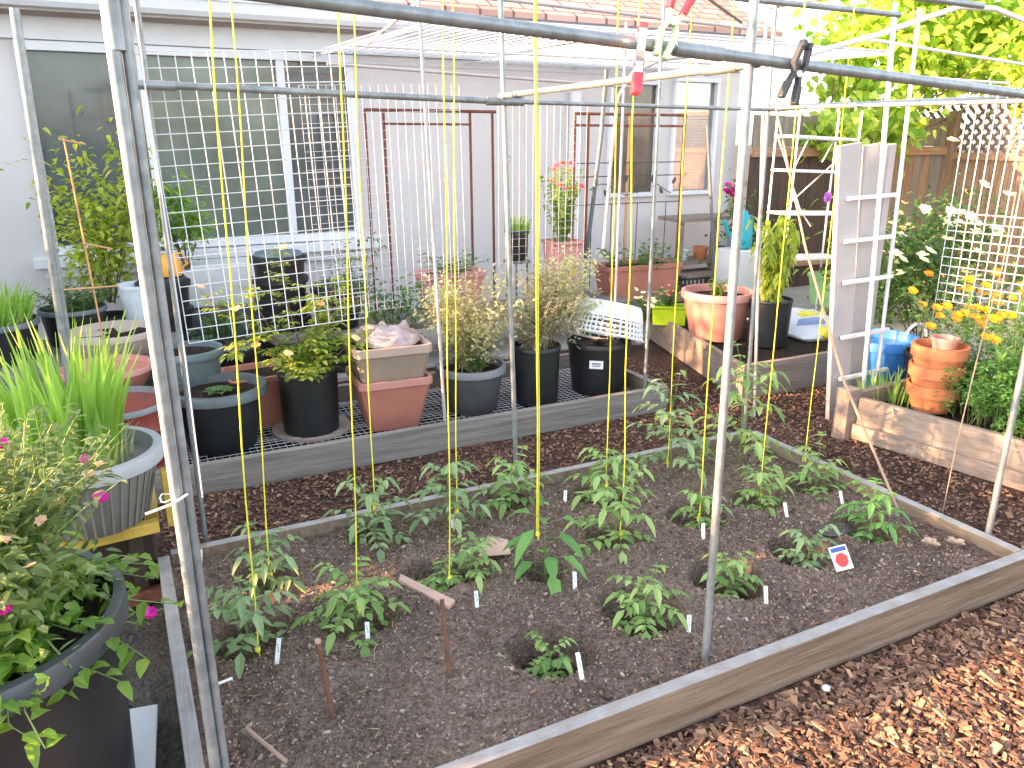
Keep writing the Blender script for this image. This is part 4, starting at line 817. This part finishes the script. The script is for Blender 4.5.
t = thing('potted_grass', 'tall strap leaved green plants in a pale rimmed grey pot on the ochre stand', 'potted plant', (-.26, 2.95, .31))
potbody(t, (-.19, 2.86, .325), .165, .245, .26, 'greybody', 'paleg', .05, 0, .026, 48, sdrop=.06)
m = MB()
for k in range(40): th = k * 2 * math.pi / 40; m.tube([(-.19 + .167 * math.cos(th), 2.86 + .167 * math.sin(th), .33), (-.19 + .218 * math.cos(th), 2.86 + .218 * math.sin(th), .53)], .0045, 4)
m.build('rib', 'greybody', t)
m = MB(); grassclump(m, (-.23, 2.88, .52), 170, .53, .17, .024, .35); m.build('leaf_blades', 'grass', t)
m = MB(); grassclump(m, (-.23, 2.88, .52), 90, .16, .18, .010, .8); m.build('dry_blades', 'dry', t)
t = thing('plant_stand', 'low stand of ochre painted beams under the grey pot', 'plant stand', (-.2, 2.95, 0))
MB().beam((-.62, 2.70, .305), (.0, 2.76, .305), .045, .04).build('beam', 'ochre', t, bevel=.003); MB().beam((-.62, 3.2, .305), (.0, 3.22, .305), .045, .04).build('beam', 'ochre', t, bevel=.003)
for x, y in ((-.08, 2.80), (-.08, 3.18), (-.6, 2.76), (-.6, 3.16)): MB().box((x, y, .142), (.045, .045, .284)).build('leg', 'darkbox', t, bevel=.003)
MB().box((.045, 2.79, .39), (.03, .05, .21)).build('upright', 'ochre', t, bevel=.003)
MB().beam((-.02, 2.83, .305), (-.02, 3.15, .305), .05, .039).build('beam', 'ochre', t, bevel=.003)
t = thing('storage_crate', 'dark brown box under the ochre stand', 'crate', (-.25, 2.95, 0)); MB().box((-.27, 2.96, .14), (.50, .24, .27)).build('body', 'darkbox', t, bevel=.01); MB().box((-.27, 2.78, .03), (.6, .05, .045)).build('base_board', 'rust', t, bevel=.004)
m = MB().quadring([[(-.075, 2.14, .02), (-.17, 2.16, .02), (-.21, 1.70, .02), (-.11, 1.72, .02)], [(-.07, 2.145, .034), (-.175, 2.165, .034), (-.215, 1.695, .034), (-.105, 1.715, .034)]]); o = m.build('plastic_tray', 'whitep', bevel=.006); tag(o, 'white dirty plastic tray on the dirt beside the big black pot', 'tray')
t = thing('red_pot_stack', 'stack of dark red glossy pots behind the strap leaved plants', 'pots', (-.1, 4.2, .1)); potbody(t, (-.10, 3.95, .0), .19, .235, .42, 'redp', 'greyrim', .03, 3, .01)
t = thing('plant_pot', 'shallow terracotta bowl catching sunlight above the red pots', 'pot', (-.12, 4.35, .3)); potbody(t, (-.13, 4.4, .36), .17, .225, .12, 'terra', 'terralight', .03, 0, .01, name='bowl')
t = thing('plant_pot', 'wide beige bowl on the bench behind the red pots', 'pot', (-.08, 5.08, .4)); potbody(t, (-.08, 5.0, .40), .20, .25, .14, 'beige', 'beige', .04, 0, .012)
t = thing('plant_pot', 'dark red pot behind the strap leaves at far left', 'pot', (-.5, 4.1, .1)); potbody(t, (-.50, 4.1, .04), .17, .21, .34, 'redp', 'slate', .03, 2, .01)
t = thing('potted_grass', 'broad black tub of lemongrass at the left edge', 'potted grass', (-.66, 5.1, .4)); potbody(t, (-.68, 5.1, .40), .19, .235, .23, 'black', 'slate', .035)
m = MB(); grassclump(m, (-.68, 5.1, .58), 420, .26, .19, .010, .5); m.build('blades', 'grass', t); m = MB(); grassclump(m, (-.68, 5.1, .58), 160, .12, .19, .008, .5); m.build('dry_blades', 'dry', t)
t = thing('potted_herbs', 'round black pot of bushy dark herbs right of the lemongrass', 'potted herbs', (-.28, 5.35, .4)); potbody(t, (-.29, 5.38, .40), .15, .19, .22, 'black', 'slate', .03)
m, ms = MB(), MB(); stems(ms, m, (-.29, 5.38, .58), 60, .17, .18, 12, .04, .018, base=.14); ms.build('stem', 'stem', t); m.build('foliage', 'dkleaf', t)
t = thing('plant_bench', 'weathered bench holding the left tubs and beige bowl', 'bench', (-.5, 5.1, 0)); MB().box((-.45, 5.12, .375), (1.5, .85, .045)).build('seat', 'board_grey', t, bevel=.004)
for x, y in ((-1.1, 4.8), (.2, 4.8), (-1.1, 5.45), (.2, 5.45)): MB().box((x, y, .175), (.07, .07, .35)).build('leg', 'board_grey', t)
t = thing('blue_bucket', 'pale bluish bucket by the wall behind the left post', 'bucket', (.0, 5.6, .3)); MB().lathe([(.10, 0), (.13, .3), (.137, .3), (.137, .32), (.125, .32), (.12, .29)], (.10, 5.45, .40), 24).build('body', 'paleblue', t, smooth=True)
t = thing('plant_pot', 'grey stone bowl under the lemongrass at the left edge', 'pot', (-.75, 4.4, 0)); potbody(t, (-.78, 4.35, .0), .2, .25, .25, 'greybody', 'greyrim')
t = thing('cane_stake', 'orange brown cane with short crosspieces standing left of the double post', 'cane', (-.05, 4.7, .4))
for a, b, nm in (((-.13, 4.75, .40), (-.165, 4.75, 1.60), 'cane'), ((-.30, 4.74, .83), (-.02, 4.74, .83), 'crosspiece'), ((-.19, 4.745, 1.595), (-.07, 4.745, 1.57), 'crosspiece'), ((-.16, 4.74, 1.07), (-.02, 4.74, 1.03), 'crosspiece')): MB().tube([a, b], .0055, 6).build(nm, 'cane', t)
t = thing('conduit_frame', 'leaning pair of galvanized pipes before the left end of the window', 'pipe frame', (-.22, 3.6, 0))
for dx, r in ((0, .017), (.028, .009)): MB().tube([(-.265 + dx, 3.6, .0), (-.215 + dx * .3, 3.6, 2.05)], r, 10).build('post', 'galv', t, smooth=True)

# ------------------------------------------------------------ right group
t = thing('step_ladder', 'white vinyl ladder panel standing upright behind the right corner of the bed', 'ladder', (3.72, 3.05, 0))
for x0, x1, wd in ((3.72, 3.53, .16), (3.89, 3.72, .14), (4.00, 3.86, .05)): MB().beam((x0, 3.05 + (x0 - 3.70) * .3, .0 if x0 < 3.8 else .05), (x1, 3.05, 1.57), wd, .03, (0, 1, 0)).build('rail', 'lad', t, bevel=.004)
for z, xa in ((1.28, 3.63), (1.05, 3.65), (.82, 3.68), (.5, 3.72), (.25, 3.75)): MB().beam((xa - .09, 3.02, z + .01), (xa + .30, 3.02, z + .02), .022, .022).build('rung', 'white', t, bevel=.003)
t = thing('wire_shelf', 'white metal shelf rack with thin crossed braces before the dark fence', 'shelf rack', (5.4, 5, 0))
for z in (1.60, 1.33, .98, .6): MB().box((5.40, 5.0, z), (.72, .26, .022), ry=.04).build('shelf', 'white', t, bevel=.003)
for x in (5.05, 5.76):
    for y in (4.88, 5.12): MB().tube([(x, y, 0), (x, y, 1.82)], .009, 6).build('post', 'white', t)
m = MB()
for a, b in (((5.05, 5.1, 1.62), (5.4, 5.1, 1.0)), ((5.76, 5.1, 1.4), (5.25, 5.1, 1.05)), ((5.76, 5.1, 1.66), (5.6, 5.1, 1.4)), ((5.05, 4.9, 1.33), (5.2, 4.9, 1.6)), ((5.3, 5.1, 1.1), (5.55, 5.1, .85))): m.tube([a, b], .006, 5)
m.build('brace', 'white', t)
t = thing('blue_tub', 'bright blue plastic tub with a white handle behind the right planter', 'tub', (4.33, 3.24, .05)); potbody(t, (4.30, 3.28, .03), .18, .235, .36, 'bluep', 'bluep', .06, 0, .012, sm=None); MB().tube([(4.42 + .1 * math.cos(a), 3.12, .40 + .09 * math.sin(a)) for a in [k * .35 for k in range(10)]], .009, 7).build('handle', 'whitep', t, smooth=True)
t = thing('plant_pot', 'ribbed black pot between the blue tub and the terracotta stack', 'pot', (4.2, 2.9, .1)); potbody(t, (4.26, 2.92, .08), .10, .125, .30, 'black', 'black', .03, 2, .008)
t = thing('terracotta_pot_stack', 'stack of terracotta clay pots on the right planter by the parsley', 'pots', (3.96, 2.61, .14)); x, y = 3.93, 2.62
for k in range(3): MB().lathe([(.095 + .006 * k, 0), (.122 + .004 * k, .085), (.135 + .003 * k, .088), (.138 + .003 * k, .15), (.128, .152), (.12, .10)], (x, y, .16 + k * .11), 36).build('pot', 'clay', t, smooth=True)
MB().lathe([(.05, 0), (.065, .07), (.072, .072), (.072, .09), (.062, .09), (.055, .03)], (x - .015, y - .03, .49), 24).build('small_pot', 'terralight', t, smooth=True)
t = thing('parsley_clump', 'dense curly parsley spilling over the right planter board', 'parsley', (3.95, 2.1, .14)); m, ms = MB(), MB()
for _ in range(420):
    a = U(0, 6.28); rr = U(0, 1) ** .5; c = Vector((4.12 + .38 * rr * math.cos(a), 2.05 + .60 * rr * math.sin(a), .16)); tip = c + Vector((U(-.1, .06), U(-.05, .05), U(.14, .42) * (1.1 - .5 * rr))); ms.tube([c, tip], .0015, 3, False)
    for k in range(16): b = U(0, 6.28); m.leaf(tip + Vector((U(-.035, .035), U(-.035, .035), U(-.03, .03))), (math.cos(b), math.sin(b), U(-.2, .5)), .03, .020, .4)
ms.build('stem', 'stem', t); m.build('foliage', 'parsley', t)
t = thing('marigold_clump', 'marigolds with orange flowers on tall stems above the parsley', 'marigolds', (4.35, 2.45, .14)); m, ms, mf = MB(), MB(), MB()
tips = stems(ms, m, (4.45, 2.42, .14), 150, .74, .46, 24, .05, .018, base=.34)
bloom(t, rnd.sample(tips, 80), .032, 'orangepetal', 9, 2, (-.3, -.5, 1))
ms.build('stem', 'stem', t); m.build('foliage', 'parsley', t)
bush('flower_bush', (5.1, 3.55, .12), .50, .34, .50, 2000, .07, .028, 'dkleaf', 'tall dark leafed bush with white drooping flowers beside the ladder', 'flower bush', 20, 40, 'whitepetal', .05)
bush('flower_bush', (6.3, 4.5, .05), .8, .6, .50, 1800, .08, .035, 'herb', 'wild green bush with scattered peach blooms before the fence', 'flower bush', 20, 30, 'peach', .045)
bush('flower_bush', (5.6, 2.9, .12), .5, .5, .45, 1300, .08, .03, 'herb', 'green bush behind the marigolds at the right edge', 'flower bush', 16, 14, 'orangepetal', .04)
bush('shrub', (5.35, 5.75, .0), .35, .2, .55, 700, .06, .03, 'dkleaf', 'dark climbing shrub between the house corner and the shelf rack', 'shrub', 12)
m = MB(); grassclump(m, (3.9, 2.85, .14), 90, .20, .18, .010, .5); tag(m.build('grass_tuft', 'grass'), 'grass tuft beside the terracotta stack at the planter end', 'grass tuft')
t = thing('soil_bag', 'white and yellow printed soil bag lying behind the black pot', 'bag', (4.95, 4.0, 0))
def pillow(c, sx, sy, sz, mm, nm, rz=0, s0=0):
    m = MB(); rings = []
    for i in range(9):
        s = -1 + 2 * i / 8; rings.append([]); 
        for j in range(16):
            th = 2 * math.pi * j / 16; k = max(.02, (1 - s ** 4)) ** .5; x = s * sx; y = sy * math.cos(th) * (.85 + .15 * k); z = sz * math.sin(th) * k * (1 + .25 * noise.noise(Vector((s * 3, th, s0)))); rings[-1].append((c[0] + x * math.cos(rz) - y * math.sin(rz), c[1] + x * math.sin(rz) + y * math.cos(rz), c[2] + z))
    m.quadring(rings); m.build(nm, mm, t, smooth=True)
pillow((4.62, 4.32, .24), .30, .20, .09, 'bagblue', 'sack', -.2); pillow((4.66, 4.22, .275), .12, .06, .062, 'bagyel', 'yellow_print', -.2, 2); pillow((4.62, 4.14, .255), .13, .05, .05, 'bagnavy', 'blue_print', -.2, 4)
pillow((4.60, 4.02, .215), .26, .13, .06, 'bagblue', 'sack', -.1, 7); pillow((4.58, 3.93, .235), .10, .05, .05, 'bagyel', 'yellow_print', -.1, 9)
t = thing('green_tub', 'light green rectangular tub behind the shelf rack', 'tub', (6.0, 5.1, 0)); squarepot(t, (6.05, 5.0, .10), .2, .24, .30, 'lgreen', 'lgreen', R(-10), .04, 'potsoil', .03, 1.4)
t = thing('milk_crate', 'dark lattice crate under the small table by the house corner', 'crate', (5.0, 5.9, 0)); m = MB()
for k in range(10):
    for z in (.02, .30): pass
    m.box((4.80 + .05 * k, 5.80, .17), (.014, .01, .32)); m.box((4.80 + .05 * k, 6.10, .17), (.014, .01, .32))
for z in (.02, .08, .14, .20, .26, .32): m.box((5.025, 5.802, z), (.48, .012, .014)); m.box((5.025, 6.098, z), (.48, .012, .014)); m.box((4.79, 5.95, z), (.012, .3, .014)); m.box((5.26, 5.95, z), (.012, .3, .014))
m.build('lattice', 'clampblack', t); MB().box((5.025, 5.95, .35), (.50, .34, .02)).build('top', 'board_tan', t)
t = thing('garden_table', 'weathered small table against the house corner with odd pots', 'table', (5.1, 6.0, 0)); MB().box((5.2, 6.1, .86), (.9, .34, .035)).build('tabletop', 'board_tan', t)
for x in (4.8, 5.2, 5.6): MB().box((x, 5.97, .42), (.045, .045, .84)).build('leg', 'board_tan', t)
MB().box((5.2, 6.1, .45), (.88, .32, .03)).build('shelf', 'board_tan', t)
for x, y, r, mm, lab in ((4.9, 6.05, .05, 'paleblue', 'small pale blue pot on the table shelf'), (5.12, 6.05, .06, 'clay', 'small clay pot on the table shelf'), (5.35, 6.05, .055, 'teal', 'small teal pot on the table shelf')):
    t = thing('small_pot', lab, 'pot', (x, y, .465)); potbody(t, (x, y, .467), r, r * 1.3, r * 2, mm, mm, .015, 0, .004, 20)
t = thing('watering_can', 'turquoise watering can with magenta flowers above it by the table', 'watering can', (5.25, 5.6, .5)); MB().lathe([(.09, 0), (.10, .03), (.09, .24), (.04, .31), (.035, .34)], (5.24, 5.62, .62), 20).build('body', 'tealp', t, smooth=True); MB().tube([(5.15, 5.62, .68), (5.06, 5.62, .78), (5.02, 5.62, .88)], [.02, .016, .022], 8).build('spout', 'tealp', t); MB().tube([(5.33, 5.62, .7), (5.41, 5.62, .78), (5.35, 5.62, .9), (5.27, 5.62, .92)], .01, 7).build('handle', 'tealp', t)
t = thing('plant_stand', 'white box stand under the turquoise watering can', 'plant stand', (5.24, 5.62, 0)); MB().box((5.24, 5.62, .305), (.34, .3, .61)).build('block', 'white', t, bevel=.01)
m, ms = MB(), MB()
t = thing('magenta_flowers', 'magenta flower spray on the table beside the turquoise can', 'flowers', (5.3, 5.9, .88)); tips = stems(ms, m, (5.32, 5.85, .88), 14, .30, .08, 8, .04, .02); bloom(t, tips, .045, 'magenta', 8, 2); ms.build('stem', 'stem', t); m.build('foliage', 'herb', t)
m = MB()
for k in range(12): a = k * .55; m.leaf((5.48, 4.88, 1.12), (math.cos(a), .1, math.sin(a)), .055, .03, 0, .1, (0, 1, 0))
tag(m.build('purple_bow', 'purple'), 'purple ribbon tied to a brace of the shelf rack', 'ribbon')

# ------------------------------------------------------------ fences
t = thing('board_fence', 'weathered brown board fence with a horizontal rail behind the garden', 'fence', (7.4, 6.3, 0)); x = 5.90
while x < 9.0: MB().box((x + .066, 6.3 + U(-.004, .004), .72), (.132, .02, 1.44)).build('picket', 'fence_shaded' if x < 7.6 else 'fence' if rnd.random() < .7 else 'fence_grey', t); x += .138
x = 5.90
while x < 9.0: MB().box((x + .10, 6.30, 1.665), (.195, .02, .31 + U(-.01, .02))).build('picket', 'fence_grey', t); x += .2
MB().box((7.45, 6.27, 1.46), (3.1, .045, .09)).build('rail', 'rail', t); MB().box((7.45, 6.265, .30), (3.1, .045, .09)).build('rail', 'rail', t); MB().box((8.93, 6.25, .95), (.10, .10, 1.9)).build('post', 'fence', t)
t = thing('lattice_fence', 'sunlit orange brown board fence topped with diagonal lattice, at the right', 'fence', (9, 5, 0)); y = 6.2
while y > 1.2: MB().box((8.98, y, .69), (.02, .132, 1.38)).build('picket', 'fence', t); y -= .138
MB().box((8.95, 3.7, 1.40), (.05, 5.2, .08)).build('rail', 'rail', t); MB().box((8.95, 3.7, 1.99), (.05, 5.2, .06)).build('rail', 'rail', t)
m = MB(); k = 1.0
while k < 6.4:
    for sg in (-1, 1): m.beam((8.98 + .008 * sg, k, 1.44), (8.98 + .008 * sg, k + .52 * sg, 1.96), .035, .008, (1, 0, 0))
    k += .11
m.build('lattice', 'lattice', t)
# vine over the fence
t = thing('grape_vine', 'bright sunlit yellow green vine spilling over the far fence', 'vine', (7.5, 6.2, 1.4)); m, ms = MB(), MB()
cl = [(U(7.3, 9.6), U(6.0, 6.8), U(2.1, 3.3)) for i in range(46)] + [(U(6.7, 8.2), 6.1, U(1.6, 2.0)) for _ in range(6)] + [(U(8.3, 9.6), U(4.5, 6.5), U(2.1, 3.3)) for _ in range(30)]
def f(): q = rnd.choice(cl); return Vector((q[0] + rnd.gauss(0, .18), q[1] + rnd.gauss(0, .18), q[2] + rnd.gauss(0, .14)))
for _ in range(5600):
    p = f(); a = U(0, 6.28); m.leaf(p, (math.cos(a), math.sin(a), U(-.9, .2)), U(.08, .15), U(.06, .11), .3, .12, (U(-.8, .2), U(-1, 0), .5))
for i in range(14): q = rnd.choice(cl); ms.tube([(7 + U(-.6, .8), 6.45, 0), ((7 + q[0]) / 2, 6.45, 1.5), q], [.02, .012, .005], 5)
ms.build('trunk', 'woody', t); m.build('foliage', 'vine', t)

# ------------------------------------------------------------ fence and foliage added out of view at left to shade the beds
t = thing('board_fence', 'brown board fence added out of view at the left to shade the beds', 'fence', (-3.6, 5, 0)); y = 2.04
while y < 9.5:
    h = 1.32 if y < 2.6 else 1.46 if 4.25 < y < 4.6 else 1.66  # picket heights and the slot below are shaped to let sun patches through
    if abs(y - 3.0) < .069:
        MB().box((-3.6, y, .49), (.02, .135, .98)).build('picket', 'fence', t); MB().box((-3.6, y, 1.38), (.02, .135, .54)).build('picket', 'fence', t)
    else: MB().box((-3.6, y, h / 2), (.02, .135, h)).build('picket', 'fence', t)
    y += .137
MB().box((-3.57, 5.8, .95), (.04, 7.6, .09)).build('rail', 'rail', t)
t = thing('shade_hedge', 'loose leafy screen added behind the unseen left fence to dapple the sun', 'shade_hedge', (-4.1, 5, 0)); m, ms = MB(), MB()  # unseen leaf clumps, placed to break up the low sun
for i in range(60):
    cy = 1.95 + 7.2 * U(0, 1); cz = U(1.7, 2.6); cx = U(-4.4, -3.8); r = U(.14, .24)
    if cy < 2.7 and cz < 2.2: cy += 1
    if 4.2 < cy < 5.2 and cz < 2.5: cz += .8
    for _ in range(150):
        p = Vector((cx + rnd.gauss(0, r), cy + rnd.gauss(0, r), cz + rnd.gauss(0, r * .8))); a = U(0, 6.28)
        if p.y < 2.0: continue
        m.leaf(p, (math.cos(a), math.sin(a), U(-.5, .5)), .12, .07, .2, .1)
    ms.tube([(cx, cy, 0), (cx, cy, cz)], .02, 5)
ms.build('trunk', 'woody', t); m.build('foliage', 'dkleaf', t)

for o in bpy.data.objects:
    if 'root' in o.keys(): del o['root']
